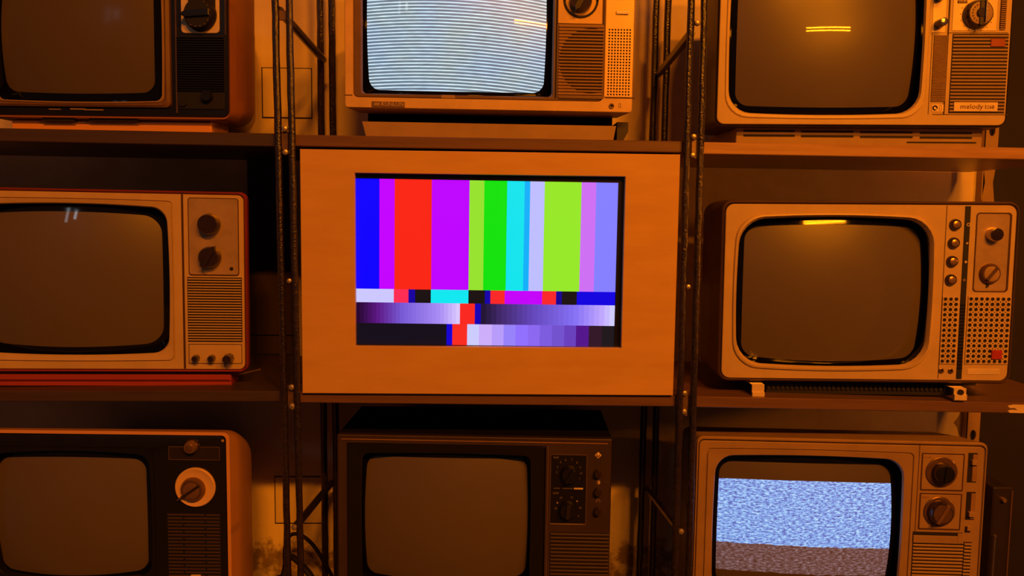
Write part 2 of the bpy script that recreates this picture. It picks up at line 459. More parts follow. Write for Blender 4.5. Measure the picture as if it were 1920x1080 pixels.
def hatch(x0, x1, y0, y1):
    """a flush access cover on the plaster with an open joint around it"""
    p, q = at(x0, y1, WALL_Y), at(x1, y0, WALL_Y)
    b = MB(); g = 0.0014
    b.box(p.x, q.x, WALL_Y - 0.0016, WALL_Y + .001, p.z, p.z + g); b.box(p.x, q.x, WALL_Y - .0016, WALL_Y + .001, q.z - g, q.z)
    b.box(p.x, p.x + g, WALL_Y - .0016, WALL_Y + .001, p.z, q.z); b.box(q.x - g, q.x, WALL_Y - .0016, WALL_Y + .001, p.z, q.z)
    o = b.build('hatch_joint', M['dark_gap'], wall)
    c = MB(); c.box(p.x + g, q.x - g, WALL_Y - 0.002, WALL_Y + .001, p.z + g, q.z - g, 0.0006)
    c.build('hatch_cover', M['hatch'], o)
hatch(492, 585, 128, 221)
hatch(516, 612, 893, 981)

# ------------------------------------------------------------------ shelves
SH_Y0, SH_Y1 = 0.0065, 0.305
def shelf(name, label, xa, ya, xb, yb, th_px, m, pa=None, pb=None, y1=SH_Y1):
    """board whose top front edge runs from pixel (xa, ya) to (xb, yb)"""
    A, B = at(xa, ya, SH_Y0), at(xb, yb, SH_Y0)
    t = math.atan2(B.z - A.z, B.x - A.x)
    root = bpy.data.objects.new(name, None); COL.objects.link(root)
    mid = (A + B) / 2; L = (B - A).length / 2
    x0, x1 = -L - (pa or 0), L + (pb or 0)
    th = th_px * K
    prof = [(SH_Y1, -th), (SH_Y0 + .001, -th), (SH_Y0, -th + .001), (SH_Y0, -.0012), (SH_Y0 + .0012, 0), (y1, 0)]
    prof[0] = (y1, -th)
    b = MB(); n = 24
    b.loft([[(x0 + (x1 - x0) * i / n, y, z) for y, z in prof] for i in range(n + 1)], 0, True, True)
    me = b.mesh(name, m)
    bpy.data.objects.remove(root)
    o = place(name, me)
    o.matrix_world = Matrix.Translation((mid.x, 0, mid.z)) @ Matrix.Rotation(-t, 4, 'Y')
    tag(o, label, 'shelf', 'shelf boards of the rack')
    def ztop(px):
        p = at(px, (ya + yb) / 2, SH_Y0)
        return mid.z + math.tan(t) * (p.x - mid.x)
    return ztop
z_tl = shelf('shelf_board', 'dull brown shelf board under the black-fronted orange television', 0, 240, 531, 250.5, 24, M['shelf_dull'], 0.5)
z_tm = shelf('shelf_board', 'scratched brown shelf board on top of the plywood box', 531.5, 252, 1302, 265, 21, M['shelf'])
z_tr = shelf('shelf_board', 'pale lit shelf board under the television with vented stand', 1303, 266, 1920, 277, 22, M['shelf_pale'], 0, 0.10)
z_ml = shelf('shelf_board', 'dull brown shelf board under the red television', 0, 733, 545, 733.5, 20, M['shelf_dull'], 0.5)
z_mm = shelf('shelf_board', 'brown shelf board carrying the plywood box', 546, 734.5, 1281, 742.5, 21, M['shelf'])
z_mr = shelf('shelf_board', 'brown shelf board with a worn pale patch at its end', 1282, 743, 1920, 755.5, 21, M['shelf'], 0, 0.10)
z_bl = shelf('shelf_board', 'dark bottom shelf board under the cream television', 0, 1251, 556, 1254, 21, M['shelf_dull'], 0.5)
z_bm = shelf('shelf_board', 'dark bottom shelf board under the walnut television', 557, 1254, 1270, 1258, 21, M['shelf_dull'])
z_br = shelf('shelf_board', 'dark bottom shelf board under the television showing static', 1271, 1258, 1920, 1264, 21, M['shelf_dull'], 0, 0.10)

# ------------------------------------------------------------------ upright frames
def upright(label, fronts, backs, braces, bolts, brackets):
    x = sum(at(f[0][0], 540, 0).x for f in fronts) / 2
    root = bpy.data.objects.new('upright_frame', None); COL.objects.link(root)
    root.location = (x, 0.0, 0.0)
    bpy.context.view_layer.update()
    tag(root, label, 'shelf frame', 'welded steel upright frames of the rack')
    off = Vector((x, 0, 0))
    def line_at(pa, pb, y, z):
        A, B = at(*pa, y), at(*pb, y)
        t = (z - A.z) / (B.z - A.z)
        return A.lerp(B, t)
    for (pa, pb), y, r in [(f, 0.0, 0.0051) for f in fronts] + [(f, 0.27, 0.0060) for f in backs]:
        p, q = line_at(pa, pb, y, 2.35), line_at(pa, pb, y, 0.0)
        mb = MB(); n = 90
        path = [p.lerp(q, i / n) - off + Vector((random.uniform(-.0004, .0004), 0, 0)) for i in range(n + 1)]
        mb.tube(path, r, 10, rough=0.05); mb.build('rod', M['rod'], root)
    for (pa, ya), (pb, yb), r in braces:
        mb = MB(); mb.tube([at(*pa, ya) - off, at(*pb, yb) - off], r, 8); mb.build('brace', M['rod'], root)
    for px, py, r in bolts:
        p = at(px, py, -0.004) - off; q = r * K
        mb = MB(); mb.lathe(p.x, p.z, [(q * .5, 0.008), (q * .5, .001), (q, .0005), (q, -.0014), (q * .8, -.003), (q * .35, -.0038)], 14)
        mb.build('bolt', M['zinc'], root)
    for x0, x1, y0, y1, m in brackets:
        A, B = at(x0, y1, 0.003) - off, at(x1, y0, 0.003) - off
        mb = MB(); mb.box(A.x, B.x, 0.0022, 0.0046, A.z, B.z, 0.0004); mb.build('bracket', M[m], root)

upright('rusty black rod frame between the red television and the plywood box',
        [((516, 0), (540, 1080)), ((542, 0), (564, 1080))], [((600, 0), (610, 1080)), ((622, 0), (632, 1080))],
        [(((524, 20), 0.004), ((606, 112), 0.27), 0.0062), 
         (((556, 985), 0.004), ((622, 905), 0.27), 0.0058)],
        [(533, 241, 6), (534, 285, 6), (541.5, 527, 5), (546, 727, 6), (547, 763, 6.5), (551, 990, 6)],
        [(522, 538, 20, 38, 'bracket'), (528, 540, 247, 280, 'bracket'), (540, 553, 722, 768, 'bracket')])
upright('rusty black rod frame between the plywood box and the tan televisions',
        [((1296, 0), (1265, 1080)), ((1321, 0), (1291, 1080))], [((1231, 0), (1198, 1080)), ((1253, 0), (1222, 1080))],
        [(((1296, 62), 0.004), ((1234, 140), 0.27), 0.0062), 
         (((1274, 995), 0.004), ((1212, 915), 0.27), 0.0055)],
        [(1308.5, 42, 5.5), (1302, 256, 5.5), (1300, 291, 5.5), (1291.5, 538, 5), (1284.5, 738, 5.5), (1284, 773, 6), (1278, 998, 6)],
        [(1296, 1307, 262, 297, 'tan_dull'), (1279, 1290, 732, 780, 'bracket')])

# slotted metal post against the wall
p0, p1 = at(1813, 790, 0.312), at(1838, 790, 0.312)
post = bpy.data.objects.new('slotted_post', None); COL.objects.link(post); post.location = (p0.x, 0.312, 0.0)
tag(post, 'grey slotted steel post with oval holes standing against the wall', 'post')
b = MB(); w = p1.x - p0.x; step = 0.190
zs = at(1826, 816, 0.312).z % step
nz = int(2.6 / step)
outer_l, outer_r = 0.0, w
for i in range(nz):
    cz = zs + step * i; cx = w * .52
    if cz - step / 2 < 0: continue
    sq, hf, hb = [], [], []
    for k in range(12):
        a = 2 * math.pi * k / 12; c_, s_ = math.cos(a), math.sin(a); t = 1 / max(abs(c_), abs(s_))
        sq.append((cx + (c_ * t) * ((w - cx) if c_ > 0 else cx), 0, cz + s_ * t * step / 2))
        hf.append((cx + 0.0058 * c_, 0, cz + 0.0105 * s_)); hb.append((cx + .0058 * c_, .003, cz + .0105 * s_))
    b.loft([sq, hf, hb])
b.box(0, 0.002, 0.0, 0.017, 0.0, 2.6)
b.build('slotted_face', M['tan_dull'], post)
b = MB(); b.box(.002, w - .001, 0.012, 0.017, 0.0, 2.6); b.build('post_back', M['opening_shade'], post)

# ------------------------------------------------------------------ plywood box with the flat monitor
box = Thing('plywood_box', 'plain plywood display box with a rectangular cutout between the two frames', 'box', 915, 735, 0.0, z_mm(915) + 0.0004)
S = box
HOLE = (665.5, 1169, 327.5, 651)
OUT = (564.5, 1269, 284.5, 737.5)
mb = MB()
o4 = S.R(*OUT); h4 = S.R(*HOLE)
o4 = (o4[0], o4[1], 0.0002, o4[3])
rect = lambda q, y: [(q[0], y, q[2]), (q[1], y, q[2]), (q[1], y, q[3]), (q[0], y, q[3])]
mb.loft([rect(o4, .010), rect(o4, .0008), rect((o4[0] + .0008, o4[1] - .0008, o4[2] + .0008, o4[3] - .0008), 0), rect((h4[0] - .0006, h4[1] + .0006, h4[2] - .0006, h4[3] + .0006), 0), rect(h4, .0006), rect(h4, .010), rect(o4, .010)])
mb.build('front_panel', M['plywood'], S.root)
for nm, q in (('side_panel', (o4[0], o4[0] + .010, o4[2], o4[3])), ('side_panel', (o4[1] - .010, o4[1], o4[2], o4[3])), ('top_panel', (o4[0] + .0101, o4[1] - .0101, o4[3] - .010, o4[3])), ('bottom_panel', (o4[0] + .0101, o4[1] - .0101, o4[2], o4[2] + .010))):
    mb = MB(); mb.box(q[0], q[1], .0101, .255, q[2], q[3]); mb.build(nm, M['plywood'], S.root)

mon = Thing('flat_monitor', 'flat monitor showing test-card colour bars in the plywood cutout', 'monitor', 915, 735, 0.0108, z_mm(915) + 0.0115, 0.0, 0.22)
S = mon
bz = S.R(640, 1195, 300, 690)
scr = S.R(666.5, 1155.5, 338.5, 648)
mb = MB()
bz = (bz[0], bz[1], 0.0, bz[3])
mb.loft([rect(bz, .035), rect(bz, .0004), rect(scr, .0004), rect(scr, .0026)])
mb.loft([rect(bz, .035), rect((bz[0] + .05, bz[1] - .05, bz[2] + .05, bz[3] - .05), .05)], 0, False, True)
mb.build('monitor_bezel', M['black'], S.root)
X0, X1, Z0, Z1 = scr
def u(px): return X0 + (X1 - X0) * (px - 361) / (1303 - 361)
rows = [Z1, Z1 - (Z1 - Z0) * 0.662, Z1 - (Z1 - Z0) * 0.744, Z1 - (Z1 - Z0) * 0.871, Z0]
mats, mb = [], MB()
def bar(a, b_, r, rgb, s=1.0):
    mats.append(glow('screen_bar', lin(*rgb), s))
    mb.face([(u(a), .0022, rows[r + 1]), (u(b_), .0022, rows[r + 1]), (u(b_), .0022, rows[r]), (u(a), .0022, rows[r])], len(mats) - 1)
def bars(r, lst, end):
    for i, (a, rgb) in enumerate(lst):
        bar(a, lst[i + 1][0] if i + 1 < len(lst) else end, r, rgb)
bars(0, [(361, (0, 0, 255)), (446, (196, 0, 255)), (500, (250, 38, 22)), (633, (190, 0, 255)), (768, (150, 226, 50)), (821, (0, 226, 16)), (903, (0, 228, 238)), (966, (0, 176, 250)), (986, (190, 190, 255)), (1038, (150, 232, 44)), (1171, (206, 112, 244)), (1224, (132, 128, 255))], 1303)
bars(1, [(361, (204, 200, 255)), (498, (255, 44, 84)), (551, (14, 0, 160)), (575, (18, 16, 20)), (632, (0, 232, 240)), (768, (18, 16, 20)), (828, (10, 0, 170)), (848, (250, 40, 40)), (900, (196, 0, 250)), (1036, (250, 40, 44)), (1087, (10, 0, 150)), (1108, (18, 16, 20)), (1163, (0, 0, 224))], 1303)
def gradient(a, b_, r, stops, n=26):
    for i in range(n):
        t = (i + .5) / n
        for (p, c), (q, d) in zip(stops, stops[1:]):
            if p <= t <= q:
                k = (t - p) / (q - p); rgb = tuple(c[j] + (d[j] - c[j]) * k for j in range(3)); break
        bar(a + (b_ - a) * i / n, a + (b_ - a) * (i + 1) / n, r, rgb)
gradient(361, 738, 2, [(0, (26, 0, 40)), (.2, (90, 20, 130)), (.45, (120, 92, 215)), (.8, (168, 140, 245)), (1, (222, 205, 255))])
bars(2, [(738, (250, 40, 34)), (792, (12, 0, 180))], 814)
gradient(814, 1303, 2, [(0, (22, 16, 44)), (.15, (64, 40, 110)), (.4, (100, 72, 190)), (.7, (132, 112, 245)), (.9, (190, 165, 255)), (1, (214, 214, 255))])
bars(3, [(361, (10, 12, 26)), (690, (10, 0, 210)), (711, (250, 44, 34)), (765, (204, 204, 255)), (808, (204, 174, 250)), (855, (184, 156, 250)), (898, (150, 130, 250)), (942, (144, 112, 255)), (987, (138, 104, 240)), (1030, (124, 92, 222)), (1075, (114, 82, 206)), (1120, (104, 64, 190)), (1163, (82, 20, 140)), (1210, (46, 22, 40)), (1258, (22, 22, 28))], 1303)
mb.build('screen', mats, S.root)

# ------------------------------------------------------------------ televisions
SECS = lambda d, g=4, r=14: [(0.0, 0, 0, 0, r), (0.012, g * .5, g * .5, g * .4, r + 1), (d * .32, g, g, g * .4, r + 4), (d * .50, g * .4, g * .2, g * .3, r + 6), (d * .62, -34, -26, 0, r + 10), (d, -90, -70, -10, r + 16)]

# --- A: orange shell, black front (top row, first bay)
S = Thing('television', 'orange-shelled television with glossy black front on a bright orange stand, over the red one', 'television', 205, 246, 0.035, z_tl(205) + .0004, -6.0, 0.5)
S.cabinet(M['orange_shell'], (-34, 430.5, -112, 221), 14, [(0.003, -4, -4, -4, 12), (0.0, 0, 0, 0, 14), (.004, 1, 2, 1.5, 16), (.04, 3, 5, 3, 24), (.08, 1, 5, 3, 30), (.10, -6, 0, 1, 36), (.12, -24, -16, 0, 40), (.26, -90, -60, -6, 40)])
S.ring('front_panel', M['black'], [((-29, 427, -107, 218), 12, 0, 0, .0045), ((-28, 426, -106, 217), 12, 0, 0, .0012), ((-27, 425, -105, 216), 12, 0, 0, .0004), ((-22, 321, -84, 203), 10, 0, 0, .0004), ((-20, 319, -82, 201), 10, 0, 0, .006)])
S.ring('screen_surround', M['brown_bezel'], [((-20, 319, -82, 201), 10, 0, 0, .006), ((-19, 318, -81, 200), 10, 0, 0, -.001), ((-14, 312, -76, 196), 12, 0, 0, -.003), ((-11, 308, -73, 193.5), 12, 2, 3, -.0005)])
S.ring('trim_line', M['tan_dull'], [((-11, 308, -73, 194), 12, 2, 3, -.0004), ((-10.4, 307, -72.4, 193), 12, 2, 3, -.0022), ((-9, 305, -71, 191), 12, 2, 3, -.0022), ((-8.4, 304.5, -70.4, 190.5), 12, 2, 3, .0006)])
S.glass(M['crt_dim'], (3, 289.5, -50, 177), 22, 4, 6, .003, .45)
S.gasket(M['mask'], (-8.4, 304.5, -70.4, 190.5), 12, 2, 3, .0006)
S.plate('tuner_plate', M['tan_light'], (339.5, 411, -84, 62.5), 7, -.0015)
S.plate('dial_window', M['black_matt'], (353.5, 404.5, -80, 20), 3, -.003)
S.knob(M['black_matt'], 378, 29, 30, .014, 32, bar=184, bar_m=M['black'], bar_w=.2, bar_len=.8, tip=.32)
for a in range(-120, 60, 22):
    x, z = S.P(378, 29); q = 24 * K
    mb = MB(); mb.lathe(x + q * math.cos(math.radians(a)), z + q * math.sin(math.radians(a)), [(.0008, -.013), (.0008, -.0148)], 8); mb.build('dial_mark', M['print_dim'], S.root)
S.slats(M['black'], (333, 421, 68, 172), 23, .35, -.0028, .0006, M['opening_shade'])
S.line(M['brown_shell'], (329, 331, -104, 212), -.0012, 'panel_edge')
S.line(M['brown_shell'], (421.5, 422.7, -104, 66), -.0012, 'panel_edge')
S.plate('lower_control_panel', M['black_matt'], (333, 421, 173, 205), 3, -.0012)
S.knob(M['black'], 390, 181, 11, .008); S.knob(M['black_matt'], 344, 193, 8, .004)
S.line(M['tan_dull'], (92, 114, 204, 205.6), -.0006, 'pale_stroke'); S.line(M['tan_dull'], (132, 160, 203.2, 205.6), -.0006, 'pale_stroke'); S.line(M['tan_dull'], (158, 194, 205, 207), -.0006, 'pale_stroke')  # thin pale strokes low on the front panel
q = S.R(22, 396, 231.5, 247, .012)
mb = MB(); mb.box(q[0], q[1], .012, .07, 0.0, q[3] + .004, .0012); mb.build('stand', M['orange_base'], S.root)
for a, c in ((76, 136), (164, 256)):
    x0, x1, _, zz = S.R(a, c, 226, 230)
    mb = MB(); mb.box(x0, x1, .004, .012, zz - .0004, zz + .004); mb.build('vent_slot', M['opening_shade'], S.root)

# --- B: silver television with a lit striped screen (top row, middle)
S = Thing('television', 'tan television with pale blue striped lit screen standing over the plywood box', 'television', 918, 255, 0.02, z_tm(918) + .0004, 0.0, 0.15)
S.cabinet(M['silver'], (646, 1190, -150, 206), 5, [(0.0, -.8, -.8, -.8, 5), (.0008, 0, 0, 0, 5), (.004, 0, 0, 0, 5), (.075, -9, -4, -1.5, 6), (.088, -14, -8, -24, 8), (.2, -60, -40, -12, 12), (.27, -90, -60, -14, 14)])
S.ring('face', M['silver'], [((647, 1189, -149, 205.2), 5, 0, 0, 0.0), ((661.5, 1133.5, -130, 186.5), 8, 0, 0, 0.0), ((662.5, 1132.5, -129, 185.5), 8, 0, 0, .004)])
S.ring('bezel', M['brown_bezel'], [((662.5, 1132.5, -129, 185.5), 8, 0, 0, .0035), ((664, 1131, -127, 184), 7, 0, 0, .0015), ((676, 1040, -117, 179), 6, 0, 0, .0015), ((679, 1037, -114, 177.5), 8, 0, 0, .005)])
m, nt, p, tc = crt_glass('striped_lit_tube', (0.06, 0.06, 0.06))
S.glass(m, (687.5, 1025, -104, 173), 20, 3, 4, .001, .42)
S.gasket(M['mask'], (679, 1037, -114, 177.5), 8, 0, 0, .005)
# electronics: thin bright lines bending over a grey-blue field
sx = node(nt, 'ShaderNodeSeparateXYZ'); nt.links.new(tc.outputs['Object'], sx.inputs[0])
def mth(nt, op, a, b=None, c=None):
    n = node(nt, 'ShaderNodeMath', operation=op)
    for i, v in enumerate((a, b, c)):
        if v is None: continue
        if isinstance(v, (int, float)): n.inputs[i].default_value = v
        else: nt.links.new(v, n.inputs[i])
    return n.outputs[0]
gx = mth(nt, 'SUBTRACT', sx.outputs[0], S.P(765, 60)[0])
cur = mth(nt, 'MULTIPLY', mth(nt, 'MULTIPLY', gx, gx), 0.235)
uu = mth(nt, 'ADD', sx.outputs[2], cur)
fr = mth(nt, 'FRACT', mth(nt, 'DIVIDE', uu, 6.1 * K))
tri = mth(nt, 'ABSOLUTE', mth(nt, 'SUBTRACT', fr, 0.5))
rp = node(nt, 'ShaderNodeValToRGB'); nt.links.new(tri, rp.inputs[0])
rp.color_ramp.elements[0].position = 0.13; rp.color_ramp.elements[0].color = (*lin(222, 246, 250), 1)
rp.color_ramp.elements[1].position = 0.24; rp.color_ramp.elements[1].color = (*lin(104, 128, 142), 1)
mp = node(nt, 'ShaderNodeMapping'); mp.inputs['Scale'].default_value = (60, 60, 420)
nz = node(nt, 'ShaderNodeTexNoise'); nz.inputs['Scale'].default_value = 1.0; nz.inputs['Detail'].default_value = 3
nt.links.new(tc.outputs['Object'], mp.inputs[0]); nt.links.new(mp.outputs[0], nz.inputs['Vector'])
mr = node(nt, 'ShaderNodeMapRange'); mr.inputs[1].default_value = .3; mr.inputs[2].default_value = .7; mr.inputs[3].default_value = 0.78; mr.inputs[4].default_value = 1.12
nt.links.new(nz.outputs['Fac'], mr.inputs[0])
nh = node(nt, 'ShaderNodeTexNoise'); nh.inputs['Scale'].default_value = 14; nt.links.new(tc.outputs['Object'], nh.inputs['Vector'])
hr = node(nt, 'ShaderNodeValToRGB'); hr.color_ramp.elements[0].position = .35; hr.color_ramp.elements[0].color = (.85, .95, 1.12, 1); hr.color_ramp.elements[1].position = .65; hr.color_ramp.elements[1].color = (1.0, 1.0, .95, 1)
nt.links.new(nh.outputs['Fac'], hr.inputs[0])
mx = node(nt, 'ShaderNodeMix', data_type='RGBA', blend_type='MULTIPLY'); mx.inputs[0].default_value = 1.0
nt.links.new(rp.outputs[0], mx.inputs[6]); nt.links.new(hr.outputs[0], mx.inputs[7])
nt.links.new(mx.outputs[2], p.inputs['Emission Color']); nt.links.new(mr.outputs[0], p.inputs['Emission Strength'])
S.plate('screen_tag', M['tan_dull'], (827, 853, 178, 184.5), 1, 0.0002, .002)
S.plate('tuner_plate', M['silver'], (1047.5, 1131, -110, 44.5), 2, .0002, .003)
S.ring('dial_ring', M['opening_shade'], [((1056.5, 1122.5, -32, 34), 32.9, 0, 0, .0003), ((1056.5, 1122.5, -32, 34), 32.9, 0, 0, -.0012), ((1060.5, 1118.5, -28, 30), 28.9, 0, 0, -.0012), ((1060.5, 1118.5, -28, 30), 28.9, 0, 0, .0001)])
S.knob(M['dark_knob'], 1089, 2, 21, .013, 32, bar=-118, bar_m=M['black'], bar_w=.25, bar_len=.95, tip=.25)
S.line(M['opening_shade'], (1043, 1046, -116, 184), .0008, 'seam')
q = S.R(1047, 1131.5, 46, 181)
mb = MB(); mb.box(q[0], q[1], .0006, .003, q[2], q[3]); mb.build('grille_panel', M['slat_brown'], S.root)
cx, cz = S.P(1108, 114); rad = 60 * K; pts = []
for k in range(40):
    a = 2 * math.pi * k / 40
    pts.append((min(cx + rad * math.cos(a), q[1] - .001), cz + rad * math.sin(a)))
mb = MB(); mb.loft([[(x, .001, z) for x, z in pts], [(x, .0003, z) for x, z in pts]], 0, True, True); mb.build('speaker_opening', M['opening_shade'], S.root)
S.slats(M['slat_brown'], (1047.5, 1131, 47, 180), 22, .46, -.0012, .0007)
S.line(M['brown_bezel'], (1047, 1131.5, 181, 185), -.0006, 'grille_sill')
S.perforated(M['silver_bright'], M['opening_shade'], (1136.5, 1188, -120, 182), 8, 23, 1.85, margin=(4, 3, 167, 1.5), th=.0012)
S.plate('pilot_badge', M['cream_badge'], (1155, 1178.5, 21.5, 27.5), 1, -.004, -.0008)
S.line(M['groove'], (1134, 1190, 183, 184.6), -.0004); S.line(M['groove'], (646, 661, 177.5, 179), -.0004); S.line(M['groove'], (1134, 1135.6, -140, 184), -.0004)
S.jack(M['bracket'], M['opening_shade'], 1146.5, 199, 5)
mb = MB(); q = S.R(1160, 1164, 194, 202); mb.loft([rect(q, .0004), rect(q, -.0003), rect((q[0] + .0005, q[1] - .0005, q[2] + .0005, q[3] - .0005), -.0003), rect((q[0] + .0005, q[1] - .0005, q[2] + .0005, q[3] - .0005), .0004)]); mb.build('socket_mark', M['groove'], S.root)
o = S.plate('nameplate', M['brown_bezel'], (696.5, 759, 190.5, 201.5), 1, -.0006)
S.text('KUNLUN', M['tan'], 736, 195.5, 10.5, -.0008, parent=o, sx=.98)
S.plate('nameplate_emblem', M['tan_dull'], (701, 712, 192, 198.5), 1, -.001, .0005, parent=o)
q = S.R(690, 1148, 216, 240, .088)
mb = MB(); mb.box(q[0], q[1], .088, .2, q[2] - .004, q[3]); mb.build('gap_shade', M['shade_black'], S.root)  # added black box stands in for the shaded gap under the cabinet
q = S.R(679, 1155, 232, 256, .014)
mb = MB(); mb.loft([[(q[0] + .006, y, 0), (q[1] - .004, y, 0), (q[1], y, q[3]), (q[0], y, q[3])] for y in (.20, .014)], 0, True, True); mb.build('stand', M['tan_dull'], S.root)
q = S.R(1157, 1178, 229, 256, .03)
mb = MB(); mb.loft([[(q[0], y, 0), (q[0] + .008, y, 0), (q[1], y, q[3] * .55), (q[1], y, q[3]), (q[0], y, q[3])] for y in (.12, .03)], 0, True, True); mb.build('stand_bracket', M['black_shell'], S.root)

# --- C: tan television with vented stand (top row, last)
S = Thing('television', 'tan television with unlit tube, lamp reflection and red badge on a slotted stand', 'television', 1612, 272, 0.03, z_tr(1612) + .0004, -3.7, -0.15)
S.cabinet(M['black_shell'], (1345, 1898, -116, 237.5), 16, [(0.004, -3, -3, -3, 14), (.0015, 0, 0, 0, 16), (.01, 1, 1, 1, 18), (.07, 2, 2, 2, 22), (.075, -1, -1, -1, 22), (.15, -6, -4, -2, 26), (.19, -40, -30, -6, 30), (.27, -90, -70, -10, 30)])
S.ring('face', M['tan'], [((1349, 1895, -112, 234), 14, 0, 0, .006), ((1349, 1895, -112, 234), 14, 0, 0, .001), ((1350, 1894, -111, 233), 13, 0, 0, 0), ((1361, 1742, -86, 224), 42, 2, 3, 0), ((1363, 1740, -84, 222), 41, 2, 4, -.0016), ((1367, 1734, -79, 217), 40, 3, 5, -.001), ((1369, 1732, -77, 215), 40, 3, 5, .003)])
S.glass(M['crt'], (1382, 1717, -74, 202.5), 24, 4, 6, .002, .46)
S.gasket(M['mask'], (1369, 1732, -77, 215), 40, 3, 5, .003)
S.line(M['groove'], (1776.5, 1779.5, -104, 215), -.0004); S.line(M['groove'], (1748, 1749.2, -104, 215), -.0002); S.line(M['groove'], (1748, 1890, 214.2, 215.6), -.0003); S.line(M['groove'], (1779, 1890, 61, 62.2), -.0002)
S.plate('control_strip', M['tan_light'], (1751, 1776, -90, 61), 1, -.0006)
for py in (45.5, -5):
    S.knob(M['dark_knob'], 1759.5, py, 8.5, .017, 20, cap=7, cap_m=M['chrome'])
x0, x1, z0, z1 = S.R(1748, 1774, 66, 191)
mb = MB(); mb.box(x0, x1, -.0003, .001, z0, z1); mb.build('fine_grille_recess', M['groove'], S.root)
mb = MB()
for i in range(45):
    c = z1 - (z1 - z0) * (i + .5) / 45; mb.box(x0, x1, -.0016, 0, c - .0006, c + .0006)
mb.build('fine_grille', M['slat_brown'], S.root, True)
S.plate('jack_plate', M['tan_light'], (1746.5, 1769, 196, 210), 1, -.0008); S.jack(M['dark_knob'], M['opening_shade'], 1752.5, 202.5, 5)
mb = MB(); q = S.R(1760.5, 1765, 197.5, 207); mb.loft([rect(q, -.0006), rect(q, -.0011), rect((q[0] + .0006, q[1] - .0006, q[2] + .0006, q[3] - .0006), -.0011), rect((q[0] + .0006, q[1] - .0006, q[2] + .0006, q[3] - .0006), -.0006)]); mb.build('socket_mark', M['slat_brown'], S.root)
S.plate('tuner_plate', M['tan_light'], (1788.5, 1872, -96, 58), 1, -.0008)
o = S.plate('band_label', M['groove'], (1794.5, 1813.5, .5, 7), .6, -.0011); S.text('VHF', M['tan'], 1804, 3.6, 6.8, -.0013, parent=o, sx=1.25)
S.knob(M['dark_knob'], 1831, 28, 27, .012, 36, ribs=0, cap=21, cap_m=M['tan_dull'], bar=90, bar_m=M['black'], bar_w=.13, bar_len=.9)
x, z = S.P(1831, 28)
mb = MB(); mb.lathe(x, z, [(9 * K, -.012), (9 * K, -.0152), (8 * K, -.016)], 24); mb.build('hub', M['dark_knob'], S.root)
for k in range(9):
    a = math.radians(100 + k * 20); R_ = 16 * K; mb = MB(); mb.lathe(x + R_ * math.cos(a), z + R_ * math.sin(a), [(.0011, -.013), (.0011, -.0142)], 8); mb.build('dial_mark', M['print_dark'], S.root)
mb = MB(); mb.box(x + .0035, x + .0055, -.019, -.012, z - .014, z + .018); mb.build('pointer', M['chrome'], S.root)
for k in range(-4, 13):
    a = math.radians(90 + k * 22.0); mb = MB(); R_ = 30.5 * K
    mb.lathe(x + R_ * math.cos(a), z + R_ * math.sin(a), [(.0008, -.0006), (.0008, -.0012)], 6); mb.build('dial_mark', M['print_dark'], S.root)
q = S.R(1876, 1889, -60, 57)
mb = MB(); mb.slab(q, 5 * K, -.0002, .001); mb.build('wheel_slot', M['groove'], S.root)
mb = MB()
for i in range(29):
    c = q[2] + .0016 + (q[3] - q[2] - .003) * i / 28; mb.box(q[0] + .0012, q[1] - .0012, -.002, 0, c - .0008, c + .0008)
mb.build('thumbwheel_ridges', M['slat_brown'], S.root, True)
S.slats(M['tan_dull'], (1783, 1886, 64.5, 211.5), 23, .44, -.0016, .0005, M['opening_shade'])
S.plate('red_badge', M['red_badge'], (1856.5, 1883.5, 73, 88), .6, -.0026, -.001)
o = S.plate('nameplate', M['tan_light'], (1787, 1869, 192, 209.5), .6, -.0026, -.0005)
S.text('melody', M['print_dark'], 1820, 200.5, 13, -.0028, parent=o, sx=1.12); S.text('3268', M['print_dark'], 1853, 201.5, 9.5, -.0028, parent=o)
q = S.R(1380, 1842, 239, 272.5, .02)
mb = MB(); mb.box(q[0], q[1], .02, .22, 0, q[3] + .002, .001); mb.build('stand', M['tan_dull'], S.root)
for (ya, yb) in ((246.4, 250.0), (254.8, 258.6)):
    for a, c in ((1394, 1490), (1502, 1600), (1612.5, 1711), (1724.5, 1822)):
        x0, x1, z0, z1 = S.R(a, c, ya + (a - 1600) * .012, yb + (a - 1600) * .012, .02)
        mb = MB(); mb.box(x0, x1, .0194, .022, z0, z1); mb.build('vent_slot', M['opening_shade'], S.root)
x0, x1, z0, z1 = S.R(1700, 1830, 266, 268.5, .02); mb = MB(); mb.box(x0, x1, .0194, .022, z0, z1); mb.build('vent_slot', M['opening_shade'], S.root)

